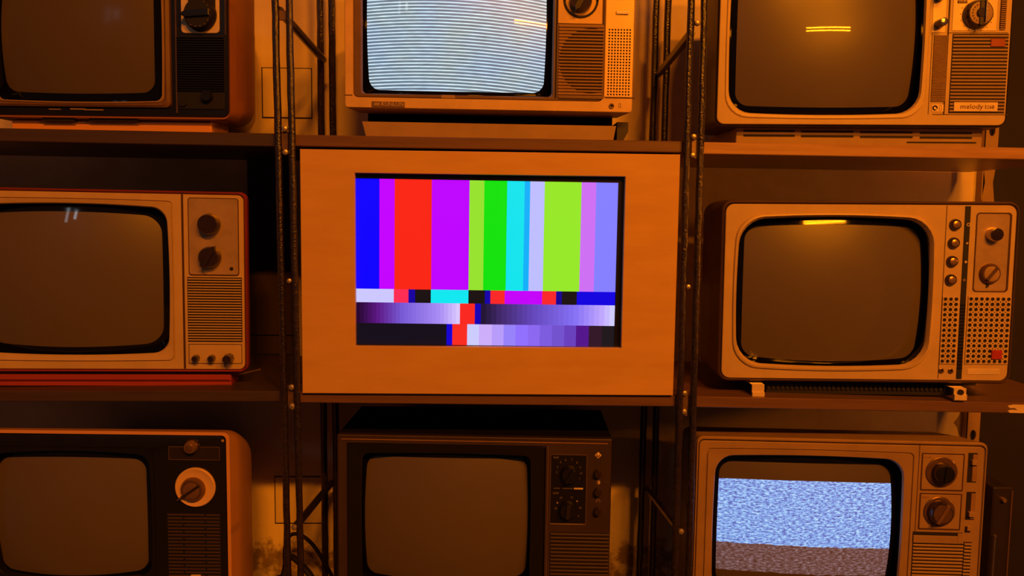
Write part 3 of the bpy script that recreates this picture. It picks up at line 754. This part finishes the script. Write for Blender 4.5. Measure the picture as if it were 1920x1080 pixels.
# --- D: red television (middle row, first bay)
S = Thing('television', 'red-shelled television with tan front and two black dials on a red stand', 'television', 190, 731, 0.03, z_ml(190) + .0004, 3.2, 0.35)
S.cabinet(M['red_shell'], (-88, 463, 355.5, 697.5), 14, [(0.004, -5, -5, -5, 10), (-.001, -2, -2, -2, 13), (.002, 0, 0, 0, 14), (.016, 0, 1, 0, 16), (.024, -6, -2, -1, 20)], cap1=False)
S.cabinet(M['black_shell'], (-88, 463, 355.5, 697.5), 14, [(.0242, -7, -3, -2, 20), (.05, -16, -6, -2, 24), (.10, -34, -18, -2, 28), (.16, -56, -36, -2, 28), (.26, -110, -70, -8, 30)], name='back_cover')
S.ring('face', M['tan'], [((-82, 457.5, 361, 692), 11, 0, 0, .006), ((-82, 457.5, 361, 692), 11, 0, 0, .0008), ((-81, 456.5, 362, 691), 10, 0, 0, 0), ((-63, 327, 371, 680), 9, 1, 2, 0), ((-62, 326, 372, 679), 9, 1, 2, .0022), ((-60.5, 324.5, 373.5, 677), 9, 1, 2, .0022), ((-60, 324, 374, 676), 9, 1, 2, -.0004), ((-54, 318, 380, 668), 26, 4, 6, .001), ((-52, 316, 382, 666), 27, 4, 6, .004)])
S.glass(M['crt'], (-39, 305, 396, 650), 32, 5, 7, .003, .45)
S.gasket(M['mask'], (-52, 316, 382, 666), 27, 4, 6, .004)
S.line(M['groove'], (342, 346, 362, 691), -.0003)
S.plate('tuner_plate', M['brushed'], (354.5, 446.5, 372.5, 515), 5, -.0016)
S.ring('plate_rim', M['groove'], [((353, 448, 371, 517), 6, 0, 0, .0004), ((353, 448, 371, 517), 6, 0, 0, -.0006), ((354.6, 446.4, 372.6, 514.9), 5, 0, 0, -.0006), ((354.6, 446.4, 372.6, 514.9), 5, 0, 0, .0004)])
S.knob(M['dark_knob'], 393, 420.5, 21, .014, 36, w=-.0016)
S.knob(M['dark_knob'], 394.5, 482, 21, .013, 36, bar=60, bar_m=M['dark_knob'], bar_w=.25, bar_len=1.0, tip=.2, w=-.0016)
x, z = S.P(434.5, 504); mb = MB(); mb.lathe(x, z, [(.0028, -.001), (.0028, -.0018)], 14); mb.build('indicator_hole', M['opening_shade'], S.root)
S.slats(M['tan'], (353, 453, 521, 640), 24, .52, -.0016, .0006, M['opening_shade'])
S.ring('plate_rim', M['groove'], [((354, 454, 645, 682), 2, 0, 0, .0004), ((354, 454, 645, 682), 2, 0, 0, -.0004), ((355, 453, 646, 681), 2, 0, 0, -.0004), ((355, 453, 646, 681), 2, 0, 0, .0004)])
for px, r, d in ((368.5, 7, .011), (398, 7, .011), (430, 10, .016)):
    S.knob(M['dark_knob'], px, 671, r, d, 18, ribs=1, rib=.1)
q = S.R(-60, 433, 704, 731, .008)
mb = MB(); mb.box(q[0], q[1], .008, .055, .007, q[3] + .004, .003); mb.box(q[0], q[1], .012, .05, 0.0, .0068); mb.build('stand', M['red_base'], S.root)

# --- F: tan television, round-hole grille (middle row, last)
S = Thing('television', 'tan television with round-hole speaker grille and four small knobs on metal feet', 'television', 1622, 744, 0.018, z_mr(1622) + .0004, -3.1, -0.35)
S.cabinet(M['brown_shell'], (1350.5, 1904, 377, 717), 20, [(.005, -6, -6, -6, 15), (-.001, -3, -3, -3, 18), (.002, 0, 0, 0, 20), (.06, 2, 2, 1, 24), (.13, 0, 0, 0, 26), (.17, -36, -26, -2, 30), (.26, -90, -60, -8, 30)])
S.ring('face', M['tan'], [((1357, 1898, 383.5, 711.5), 16, 0, 0, .006), ((1357, 1898, 383.5, 711.5), 16, 0, 0, .0008), ((1358, 1897, 384.5, 710.5), 15, 0, 0, 0), ((1373, 1752, 398, 696), 46, 5, 7, 0), ((1375, 1750, 400, 694), 46, 5, 7, -.003), ((1378, 1747, 403, 691), 46, 5, 7, -.0035), ((1381, 1744, 406, 688), 45, 5, 7, .001), ((1382, 1743, 407, 687), 45, 5, 7, .004)])
S.glass(M['crt'], (1393.5, 1729, 420.5, 676.5), 26, 4, 6, .004, .46)
S.gasket(M['mask'], (1382, 1743, 407, 687), 45, 5, 7, .004)
S.line(M['groove'], (1766.5, 1767.7, 385, 710), -.0003)
S.plate('icon_strip', M['black_matt'], (1801, 1811.8, 386.5, 713 - 2), .5, -.0006)
mb = MB()
for i in range(20):
    x, z = S.P(1801.8 + (i - 10) * -.075 * 6 + 0, 572 + i * 6.2); x0, x1, *_ = S.R(1801, 1811.8, 386.5, 711); mb.box(x0 + .0005, x1 - .0005, -.0012, 0, z - .0012, z + .0012)
mb.build('strip_ridges', M['black'], S.root, True)
for px, py in ((1792.5, 420.5), (1789.5, 455), (1786.5, 489.5), (1784, 524)):
    S.knob(M['dark_knob'], px - 2, py + .5, 11, .005, 24, cap=7, cap_m=M['gold'])
x, z = S.P(1815.5, 421); n = 14
c_ = lambda r, y: [(x + r * math.cos(2 * math.pi * k / n), y, z + r * math.sin(2 * math.pi * k / n)) for k in range(n)]
mb = MB(); mb.loft([c_(.0026, -.0004), c_(.0026, -.0009), c_(.0016, -.0009), c_(.0016, -.0004)]); mb.build('icon', M['print_light'], S.root)
for px, py, k, r in ((1813, 456, 10, .0016), (1810.5, 491, 4, .0022), (1807.5, 525, 4, .0026)):
    x, z = S.P(px, py); mb = MB(); mb.lathe(x, z, [(r, -.0004), (r, -.0009)], k); mb.build('icon', M['print_light'] if py < 500 else M['print_dim'], S.root)
S.ring('plate_rim', M['groove'], [((1827, 1893.5, 398.5, 547.5), 7, 0, 0, .0004), ((1827, 1893.5, 398.5, 547.5), 7, 0, 0, -.0008), ((1828.8, 1890, 400.5, 546), 6, 0, 0, -.0008), ((1828.8, 1890, 400.5, 546), 6, 0, 0, .0004)])
S.plate('tuner_plate', M['brushed'], (1829, 1890, 400.7, 545.8), 6, -.0005)
S.knob(M['chrome'], 1861.5, 439.5, 14, .011, 30, cap=12, cap_m=M['dark_knob'], w=-.0005)
S.knob(M['brown_knob'], 1855, 513, 20, .006, 36, cap=14.5, cap_m=M['tan_dull'], bar=52, bar_m=M['brown_knob'], bar_w=.14, bar_len=.78, w=-.0005)
x, z = S.P(1850, 534); mb = MB(); mb.box(x - .0012, x + .0012, -.0035, -.0004, z - .003, z + .003); mb.build('dial_index', M['dark_knob'], S.root)
S.perforated(M['tan'], M['opening_shade'], (1763.8, 1794, 556, 682), 3, 13, 3.7, 1.3)
S.perforated(M['tan'], M['opening_shade'], (1811.5, 1892, 556, 682.5), 8, 13, 3.7, 1.3)
S.plate('red_badge', M['red_bright'], (1857, 1876.5, 656, 673), .8, -.004, -.001)
S.plate('name_strip', M['tan_light'], (1813, 1873.5, 691.5, 702.5), .5, -.0008)
S.jack(M['brown_knob'], M['opening_shade'], 1764.5, 695, 5.2); S.jack(M['brown_knob'], M['opening_shade'], 1782, 695.5, 5.2)
for px, pb, hole in ((1421, 743, False), (1799.5, 748, True)):
    x, _ = S.P(px, 735, -.006); hw = 12 * K
    top = S.P(px, 721 + (px - 1421) * .019, -.006)[1]
    mb = MB()
    mb.box(x - hw, x + hw, -.007, -.005, 0.0, top, .0003)
    mb.box(x - hw, x + hw, -.005, .03, top - .0016, top)
    mb.box(x - hw, x + hw, -.010, -.0071, 0.0, .0085, .0004)
    f = mb.build('foot', M['tan_light'], S.root, label='bent plate foot')
    if hole:
        b = MB(); b.lathe(x, .012, [(.0042, -.0068), (.0042, -.0104)], 9); b.build('foot_hole', M['opening_shade'], f)
x0, x1, z0, z1 = S.R(1436, 1784, 722, 737, .02)
mb = MB(); mb.box(x0, x1, .02, .024, .001, z1 + .006)
for i in range(40):
    xx = x0 + (x1 - x0) * (i + .5) / 40; mb.box(xx - .0022, xx + .0022, .0175, .02, z0 + .005, z1 + .002)
mb.build('underside_vent', M['black_matt'], S.root, True)
mb = MB(); q = S.R(1430, 1830, 700, 716, .1); mb.box(q[0], q[1], .10, .2, 0, q[3]); mb.build('rear_support', M['black_matt'], S.root)

# --- G: cream-orange shell, black front, pale dial (bottom row, first bay)
S = Thing('television', 'cream-shelled television with black front and one big pale dial beside its tube', 'television', 190, 1240, 0.035, z_bl(190) + .0004, -1.2, 0.1)
S.cabinet(M['cream_shell'], (-55, 433, 808, 1190), 10, [(.003, -8, -8, -8, 8), (-.001, -6, -6, -6, 9), (.0, 0, 0, 0, 12), (.03, 2, -8, 2, 22), (.07, 3, -20, 3, 40), (.10, 0, -32, 3, 52), (.12, -8, -42, 0, 60), (.15, -30, -54, -4, 60), (.27, -80, -90, -10, 60)])
S.ring('front_panel', M['black'], [((-47, 425, 816, 1182), 8, 0, 0, .0045), ((-46.5, 424.5, 816.5, 1181.5), 8, 0, 0, .001), ((-45, 423, 818, 1180), 8, 0, 0, .0005), ((-22, 291, 838, 1098), 8, 0, 0, .0005), ((-20, 289, 840, 1096), 10, 0, 0, .002), ((-15, 284, 846, 1086), 20, 5, 7, .002), ((-14, 283, 847, 1085), 20, 5, 7, .004)])
S.glass(M['crt'], (-7, 276.5, 855, 1077), 22, 5, 8, .005, .45)
S.gasket(M['mask'], (-14, 283, 847, 1085), 20, 5, 7, .004)
S.knob(M['gold'], 360, 836.5, 12.5, .011, 40, ribs=1, rib=.07, skirt=15.5, skirt_m=M['dark_knob'], cap=8, cap_m=M['brown_knob'])
S.ring('window_rim', M['brown_shell'], [((316, 412, 837.5, 862.5), 1, 0, 0, .0006), ((316, 412, 837.5, 862.5), 1, 0, 0, -.0004), ((317.2, 410.8, 838.7, 861.3), 1, 0, 0, -.0004), ((317.2, 410.8, 838.7, 861.3), 1, 0, 0, .0004)])
S.plate('scale_window', M['black_shell'], (317.2, 410.8, 838.7, 861.3), 1, .0002, .002)
x, z = S.P(367, 913)
mb = MB(); mb.lathe(x, z, [(39 * K, .0006), (39 * K, -.003), (37.5 * K, -.0042), (24 * K, -.001)], 48); mb.build('dial', M['cream_dial'], S.root)
S.knob(M['brown_knob'], 363, 916.5, 24, .010, 64, ribs=1, rib=.06, cap=16, cap_m=M['brown_bezel'], bar=35, bar_m=M['black_shell'], bar_w=.09, bar_len=.85, w=-.001)
mb = MB(); a = math.radians(215); L0, L1 = 22 * K, 36 * K
X, Z = S.P(363, 916.5); d = Vector((math.cos(a), math.sin(a))); nn = Vector((-d.y, d.x)) * .0018
mb.loft([[(X + d.x * t + nn.x * g, y, Z + d.y * t + nn.y * g) for t, g in ((L0, 1), (L0, -1), (L1, -.4), (L1, .4))] for y in (-.003, -.008)], 0, True, True); mb.build('dial_pointer', M['brown_knob'], S.root)
x0, x1, z0, z1 = S.R(317, 414, 962, 1160)
mb = MB(); mb.box(x0 - K, x1 + K, -.0003, .001, z0, z1); mb.build('grille_recess', M['black_matt'], S.root)
pitch = 6.87 * K; W_ = x1 - x0; cache = {}
i = 0
while z1 - pitch * (i + .5) > z0:
    cuts = [(0, .28), (.325, 1)] if i % 2 else [(0, .70), (.745, 1)]
    for a, c in cuts:
        key = round(c - a, 3)
        if key not in cache:
            mb = MB(); hw = W_ * (c - a) / 2; hh = pitch * .15
            mb.loft([[(-hw, .0004, -hh), (hw, .0004, -hh), (hw, .0004, hh), (-hw, .0004, hh)], [(-hw, -.0012, -hh * .6), (hw, -.0012, -hh * .6), (hw, -.0012, hh * .6), (-hw, -.0012, hh * .6)]], 0, True, True)
            cache[key] = mb.mesh('slat', M['brown_shell'])
        place('slat', cache[key], S.root, (x0 + W_ * (a + c) / 2, 0, z1 - pitch * (i + .5)))
    i += 1
S.plate('badge', M['tan_light'], (359, 377, 1077, 1084), .5, -.003)
x, z = S.P(417.5, 826.5); mb = MB(); mb.lathe(x, z, [(.0022, .0008), (.0022, -.0006), (.0012, -.0012)], 12); mb.build('screw', M['tan_dull'], S.root)
q = S.R(10, 370, 1185, 1240, .02)
mb = MB(); mb.box(q[0], q[1], .02, .2, 0, q[3], .002); mb.build('stand', M['black_matt'], S.root)

# --- H: walnut television (bottom row, middle)
S = Thing('television', 'dark walnut television with unlit tube and paired channel dials below the plywood box', 'television', 890, 1240, 0.055, z_bm(890) + .0004, -2.5, 0.1)
S.cabinet(M['wood_cab'], (633, 1143.5, 818, 1190), 3, [(.0008, -1, -1, -1, 2), (0, 0, 0, 0, 3), (.18, 0, 0, 0, 3), (.2, -30, -20, 0, 8), (.27, -70, -50, -6, 10)])
x0, x1, z0, z1 = S.R(636, 1142, 818, 1190)
mb = MB(); mb.box(x0, x1, .007, .178, z1 - .001, z1 + .0012, .0004); mb.build('top_shade', M['shade_black'], S.root)  # black sheet stands in for shade on the cabinet top
S.ring('face', M['wood_dark'], [((634, 1142.5, 819, 1189), 2, 0, 0, .0005), ((636, 1141, 821, 1187), 2, 0, 0, -.0008), ((640, 1137, 826, 1183), 3, 0, 0, 0), ((650, 1022, 833, 1112), 3, 0, 0, 0), ((651, 1021, 834, 1111), 3, 0, 0, .002)])
S.ring('bezel', M['black'], [((651, 1020.5, 834, 1111), 3, 0, 0, .002), ((653, 1018, 836, 1109), 3, 0, 0, 0.0), ((676, 996, 850, 1094), 14, 2, 3, .001), ((677, 995, 851, 1093), 14, 2, 3, .004)])
S.glass(M['crt'], (683.5, 989.5, 857, 1086), 20, 4, 5, .004, .45)
S.gasket(M['mask'], (677, 995, 851, 1093), 14, 2, 3, .004)
S.line(M['brown_shell'], (1024, 1026, 836, 1180), -.0006, 'panel_edge')
S.line(M['slat_brown'], (640, 1140, 826.5, 828), -.0006, 'moulding')
S.plate('dial_plate', M['black'], (1032.5, 1098.5, 853, 980.5), 2, -.0015)
S.ring('plate_trim', M['brown_shell'], [((1031, 1100, 851.5, 984), 3, 0, 0, .0004), ((1031, 1100, 851.5, 984), 3, 0, 0, -.001), ((1032.4, 1098.6, 853, 980.7), 2, 0, 0, -.001), ((1032.4, 1098.6, 853, 980.7), 2, 0, 0, .0004)])
S.line(M['print_dim'], (1033, 1093, 981.5, 983), -.0014, 'trim_highlight')
S.text('VHF', M['print_dim'], 1042.5, 857.5, 6.5, -.0017); S.text('UHF', M['print_dim'], 1042, 924, 6.5, -.0017)
S.knob(M['black'], 1067.5, 888.5, 18, .012, 32, bar=60, bar_m=M['black'], bar_w=.16, bar_len=.9)
S.knob(M['black'], 1064.5, 955, 18, .012, 32, bar=85, bar_m=M['black_shell'], bar_w=.22, bar_len=.8)
for tx, px, py in (('2', 1044, 885), ('4', 1045, 875), ('5', 1051, 866), ('6', 1060.5, 862), ('7', 1072, 861.5), ('8', 1081.5, 867), ('9', 1088, 876), ('10', 1089, 887), ('1', 1087, 897),
                   ('45', 1042, 952.5), ('57', 1052, 933), ('13', 1071.5, 932), ('24', 1088, 951.5), ('6', 1084.5, 966.5)):
    S.text(tx, M['print_dim'], px, py, 5.6, -.0017, name='numeral')
for px, py in ((1045, 942), (1082, 939)):
    x, z = S.P(px, py); mb = MB(); mb.lathe(x, z, [(.0011, -.0012), (.0011, -.0018)], 8); mb.build('dial_dot', M['print_light'], S.root)
S.line(M['print_dim'], (1038, 1050, 914.3, 915.3), -.0017, 'scale_line'); S.line(M['print_dim'], (1055, 1074, 914.8, 915.8), -.0017, 'scale_line'); S.line(M['print_light'], (1076, 1093, 914, 917), -.0017, 'scale_print')
x, z = S.P(1121.5, 853.5)
mb = MB(); mb.lathe(x, z, [(.0052, .0005), (.0052, -.0008), (.0042, -.0012)], 4); e = mb.build('emblem', M['tan_light'], S.root)
mb = MB(); mb.loft([[(x + r * math.cos(a), y, z + .0004 + r * math.sin(a)) for r, a in [(.0028, math.radians(k)) for k in range(160, 381, 20)] + [(.0014, math.radians(k)) for k in range(380, 159, -20)]] for y in (-.0011, -.0015)], 0, True, True); mb.build('emblem_mark', M['print_dark'], e)
for py, r in ((886.5, 8), (921, 8), (957, 8)):
    S.knob(M['dark_knob'], 1120.5, py, r, .009, 22)
x, z = S.P(1121.5, 904.5)
for m_, a0 in (('print_light', -90), ('brown_bezel', 90)):
    mb = MB(); mb.loft([[(x + .0032 * math.cos(math.radians(a0 + k * 15)), y, z + .0032 * math.sin(math.radians(a0 + k * 15))) for k in range(13)] for y in (.0004, -.0004)], 0, True, True); mb.build('contrast_symbol', M[m_], S.root)
x, z = S.P(1121.5, 940)
mb = MB(); mb.loft([[(x + r * math.cos(math.radians(k)), y, z + r * math.sin(math.radians(k))) for r, k in [(.0033, j) for j in range(-35, 216, 25)] + [(.0022, j) for j in range(215, -36, -25)]] for y in (.0004, -.0004)], 0, True, True); mb.build('brightness_symbol', M['print_dim'], S.root)
S.slats(M['wood_dark'], (1031, 1140, 999, 1162), 24, .35, -.0022, .0005, M['opening_shade'])
q = S.R(660, 1120, 1186, 1245, .02)
mb = MB(); mb.box(q[0], q[1], .02, .18, 0, q[3], .002); mb.build('stand', M['black_matt'], S.root)

# --- I: television showing static (bottom row, last)
S = Thing('television', 'tan-brown television showing blue-white static with two round dials', 'television', 1570, 1240, 0.018, z_br(1570) + .0004, -4.0, 0.0)
S.cabinet(M['tan_dull'], (1300, 1842, 824, 1195), 14, [(.004, -6, -8, -6, 9), (-.0005, -3.5, -5, -4, 12), (-.001, -2, -2.5, -2, 13), (.002, 0, 0, 0, 14), (.07, 1, -12, 1, 16), (.14, -3, -28, 0, 18), (.17, -34, -40, -2, 22), (.26, -90, -70, -8, 24)])
S.ring('face', M['tan_dull'], [((1306, 1836, 832, 1189), 9, 0, 0, .006), ((1306, 1836, 832, 1189), 9, 0, 0, .0006), ((1307, 1835, 833, 1188), 8, 0, 0, 0), ((1320, 1707, 842.5, 1132), 9, 0, 2, 0), ((1321, 1706, 843.5, 1131), 9, 0, 2, .0022), ((1322.5, 1704.5, 845.2, 1129.5), 9, 0, 2, .0022), ((1323, 1704, 846, 1129), 9, 0, 2, -.0004), ((1335, 1692, 854, 1120), 34, 3, 4, .0004), ((1337, 1690, 856, 1118), 34, 3, 4, .004)])
m, nt, p, tc = crt_glass('static_lit_tube', (0.10, 0.078, 0.066))
S.glass(m, (1345, 1673, 867, 1109), 24, 4, 6, .004, .46)
S.gasket(M['mask'], (1337, 1690, 856, 1118), 34, 3, 4, .004)
sx = node(nt, 'ShaderNodeSeparateXYZ'); nt.links.new(tc.outputs['Object'], sx.inputs[0])
zA, zB = S.P(1342, 898, .015)[1], S.P(1672, 908, .015)[1]; xA, xB = S.P(1342, 898, .015)[0], S.P(1672, 908, .015)[0]
dx = mth(nt, 'SUBTRACT', sx.outputs[0], S.gc[0])
arc = mth(nt, 'MULTIPLY', mth(nt, 'SUBTRACT', mth(nt, 'MULTIPLY', dx, dx), (165 * K) ** 2), 0.30)
t0 = mth(nt, 'ADD', mth(nt, 'ADD', sx.outputs[2], arc), mth(nt, 'MULTIPLY', sx.outputs[0], -(zB - zA) / (xB - xA)))
top_c = zA - (zB - zA) / (xB - xA) * xA
zC, zD = S.P(1342, 1015, .015)[1], S.P(1668, 1029, .015)[1]
t1 = mth(nt, 'ADD', mth(nt, 'ADD', sx.outputs[2], arc), mth(nt, 'MULTIPLY', sx.outputs[0], -(zD - zC) / (xB - xA)))
jn = node(nt, 'ShaderNodeTexNoise'); jn.inputs['Scale'].default_value = 70.0; nt.links.new(tc.outputs['Object'], jn.inputs['Vector'])
t1 = mth(nt, 'ADD', t1, mth(nt, 'MULTIPLY', mth(nt, 'SUBTRACT', jn.outputs['Fac'], 0.5), 0.006))
bot_c = zC - (zD - zC) / (xB - xA) * xA
on_top = mth(nt, 'LESS_THAN', t0, top_c)
bright = mth(nt, 'MULTIPLY', on_top, mth(nt, 'GREATER_THAN', t1, bot_c))
dim_end = S.P(1345, 1073, .015)[1] - bot_c + zC - zC
dim = mth(nt, 'MULTIPLY', mth(nt, 'LESS_THAN', t1, bot_c), mth(nt, 'GREATER_THAN', t1, bot_c - 60 * K))
mp = node(nt, 'ShaderNodeMapping'); mp.inputs['Scale'].default_value = (150, 1, 420); mp.inputs['Rotation'].default_value = (0, 0, 0)
nt.links.new(tc.outputs['Object'], mp.inputs[0])
nz = node(nt, 'ShaderNodeTexNoise'); nz.inputs['Scale'].default_value = 1.0; nz.inputs['Detail'].default_value = 2.0; nz.inputs['Roughness'].default_value = .7
nt.links.new(mp.outputs[0], nz.inputs['Vector'])
ra = node(nt, 'ShaderNodeValToRGB'); E = ra.color_ramp.elements
E[0].position = .32; E[0].color = (*lin(44, 66, 140), 1); E[1].position = .70; E[1].color = (*lin(196, 238, 255), 1)
e = ra.color_ramp.elements.new(.44); e.color = (*lin(90, 130, 212), 1)
e = ra.color_ramp.elements.new(.54); e.color = (*lin(132, 186, 248), 1)
rb = node(nt, 'ShaderNodeValToRGB'); E = rb.color_ramp.elements
E[0].position = .32; E[0].color = (*lin(48, 28, 26), 1); E[1].position = .70; E[1].color = (*lin(138, 118, 128), 1)
e = rb.color_ramp.elements.new(.5); e.color = (*lin(86, 64, 64), 1)
nt.links.new(nz.outputs['Fac'], ra.inputs[0]); nt.links.new(nz.outputs['Fac'], rb.inputs[0])
m1 = node(nt, 'ShaderNodeMix', data_type='RGBA'); m1.inputs[6].default_value = (0, 0, 0, 1); nt.links.new(bright, m1.inputs[0]); nt.links.new(ra.outputs[0], m1.inputs[7])
m2 = node(nt, 'ShaderNodeMix', data_type='RGBA'); nt.links.new(dim, m2.inputs[0]); nt.links.new(m1.outputs[2], m2.inputs[6]); nt.links.new(rb.outputs[0], m2.inputs[7])
nt.links.new(m2.outputs[2], p.inputs['Emission Color']); p.inputs['Emission Strength'].default_value = 1.0
S.line(M['groove'], (1714, 1715.2, 834, 1186), -.0003)
for (pl, dial, dd) in (((1726.5, 1807, 850, 920.5), (1765, 885), 'black'), ((1722.5, 1802, 925, 993.5), (1760.5, 959), 'brown_knob')):
    q = S.R(*pl)
    S.ring('dial_plate_rim', M['groove'], [(pl, 2, 0, 0, .0005), (pl, 2, 0, 0, -.0004), ((pl[0] + 2, pl[1] - 2, pl[2] + 2, pl[3] - 2), 1.5, 0, 0, -.0004), ((pl[0] + 2, pl[1] - 2, pl[2] + 2, pl[3] - 2), 1.5, 0, 0, .0005)])
    S.plate('dial_plate', M['tan_dull'], (pl[0] + 2.4, pl[1] - 2.4, pl[2] + 2.4, pl[3] - 2.4), 1.5, -.0008)
    S.plate('band_label', M['slat_brown'], (pl[0] + 7, pl[0] + 20, pl[2] + 4.5, pl[2] + 9), .4, -.0011, -.0005)
    if dd == 'black':
        S.knob(M['dark_knob'], *dial, 20, .013, 36, skirt=30.5, skirt_m=M['brown_knob'], cap=17.5, cap_m=M['black'], bar=85, bar_m=M['black'], bar_w=.1, bar_len=.85, w=-.0008)
    else:
        S.knob(M['dark_knob'], *dial, 24, .012, 36, skirt=30.5, skirt_m=M['brown_knob'], cap=18, cap_m=M['brown_knob'], bar=62, bar_m=M['brown_bezel'], bar_w=.14, bar_len=.9, w=-.0008)
for box_, tabp in (((1814, 1832, 849, 905), (1826, 866)), ((1810.5, 1828, 922, 975), (1820, 963))):
    S.plate('slider_slot', M['opening_shade'], box_, 1, -.0004)
    S.plate('slider_rail', M['slat_brown'], (box_[0] + 9, box_[1] - 1, box_[2] + 3, box_[3] - 2), .5, -.0012)
    S.plate('slider_tab', M['tan_dull'], (tabp[0] - 6, tabp[0] + 5, tabp[1] - 4.5, tabp[1] + 4.5), .6, -.0055, -.0003)
S.plate('switch_slot', M['opening_shade'], (1808.5, 1819, 987, 999), .5, -.0004); S.plate('switch', M['tan_dull'], (1812, 1820, 986, 994.5), .5, -.003, -.0003)
S.plate('pull_recess', M['opening_shade'], (1710.5, 1804, 997.5, 1019), 1, -.0004)
S.plate('pull_drawer', M['tan_dull'], (1711.5, 1801, 1004, 1018), 1, -.0022, -.0003); S.plate('pull_drawer_end', M['tan_dull'], (1794, 1803, 1000, 1018), .6, -.0026, -.0003)
S.slats(M['tan_dull'], (1707.5, 1801, 1019.5, 1164), 23, .40, -.002, .0005, M['opening_shade'])
S.slats(M['tan_dull'], (1803, 1816, 1017, 1160), 23, .40, -.002, .0005, M['opening_shade'], name='short_slat')
q = S.R(1340, 1800, 1190, 1246, .02)
mb = MB(); mb.box(q[0], q[1], .02, .18, 0, q[3], .002); mb.build('stand', M['black_matt'], S.root)

# ------------------------------------------------------------------ small things
S = Thing('black_box', 'narrow black box with brass knob and thin upright rod beside the static television', 'box', 1867, 1240, 0.06, z_br(1867) + .0004)
q = S.R(1853, 1889, 914, 1240)
mb = MB(); mb.slab((q[0], q[1], 0, q[3]), 4 * K, 0, .2, .002); mb.build('case', M['black_shell'], S.root)
S.line(M['brown_shell'], (1886, 1888.5, 920, 1230), -.001, 'edge_strip')
S.knob(M['gold'], 1880, 936.5, 5, .006, 16)
A, B = S.P(1866, 1006, -.008), S.P(1860.5, 1085, -.008)
mb = MB(); d = ((B[0] - A[0]) / (B[1] - A[1])); mb.tube([(A[0], -.008, A[1]), (A[0] + d * (.02 - A[1]), -.008, .02)], .0011, 8); mb.lathe(A[0], A[1] + .001, [(.0016, -.0064), (.0016, -.0096)], 8)
mb.build('antenna_rod', M['chrome'], S.root)

# cables lying on the bottom shelf between the frame's rods
zs = z_bl(540)
S0 = at(540, 1060, 0.2)
for i, lab in enumerate(('thick black cable looping over the bottom shelf behind the rods', 'thin black cable hanging down behind the rusty rods near the shelf')):
    mb = MB(); path = []
    for k in range(40):
        t = k / 39
        x = S0.x - .05 + .12 * t + .012 * math.sin(t * 9 + i)
        y = (.20, .262)[i] + .018 * math.sin(t * 5 + i * 2)
        z = zs + .006 + (.075 + .02 * i) * math.sin(math.pi * t) ** 2 + .012 * abs(math.sin(t * 7 + i))
        path.append((x, y, z))
    mb.tube(path, .0055 - .002 * i, 8)
    tag(mb.build('cable', M['cable']), lab, 'cable')
p = at(446, 722, .09)
mb = MB(); mb.tube([(p.x - .03 + .004 * k, .075 + .008 * k, z_ml(446) + .0018 + .0002 * (k % 2)) for k in range(12)], .0013, 6)
tag(mb.build('cord', M['tan_dull']), 'thin pale cord lying on the shelf beside the red stand', 'cord')

# dark board leaning on the wall behind the red television
p, q = at(470, 705, 0.318), at(523, 287, 0.318)
brd = bpy.data.objects.new('backing_board', None); COL.objects.link(brd); brd.location = (p.x, 0.326, z_ml(500) + .0004)
tag(brd, 'dark purple-brown board with a seam leaning on the wall beside the red television', 'board')
zm = at(500, 629, 0.318).z - brd.location.z; w_ = q.x - p.x + .02
M['purple_board'] = mat('purple_brown_board', lin(62, 44, 46), 0.7, var=0.1, scale=12)
mb = MB(); mb.box(0, w_, -.008, 0, 0, zm - .001, .0008); mb.build('lower_panel', M['purple_board'], brd)
mb = MB(); mb.box(0, w_, -.009, 0, zm + .001, q.z - brd.location.z, .0008); mb.build('upper_panel', M['purple_board'], brd)

# torn plaster by the slotted post, worn corner of the shelf
def patch(name, pts, y, m, parent, th=0.0008):
    w = [at(px, py, y) for px, py in pts]
    iv = parent.matrix_world.inverted() if parent else Matrix()
    mb = MB(); mb.loft([[iv @ Vector((p.x, y, p.z)) for p in w], [iv @ Vector((p.x, y - th, p.z)) for p in w]], 0, True, True)
    return mb.build(name, m, parent)
M['mortar'] = mat('bare_mortar', lin(150, 128, 104), 0.9, var=0.2, scale=30, bump=0.5, bscale=90)
bpy.context.view_layer.update()
patch('torn_plaster', [(1812, 770), (1801, 772), (1797, 781), (1788, 792), (1794, 800), (1797, 811), (1803, 822), (1812, 826)], WALL_Y, M['mortar'], wall)
mr_board = [o for o in bpy.data.objects if o.get('label', '').startswith('brown shelf board with a worn')][0]
patch('worn_patch', [(1889, 760.5), (1900, 758.5), (1916, 758.8), (1940, 759), (1940, 775), (1893, 774), (1889, 770), (1896, 768), (1908, 769), (1902, 765), (1893, 765)], SH_Y0, M['tan_light'], mr_board, 0.0003)
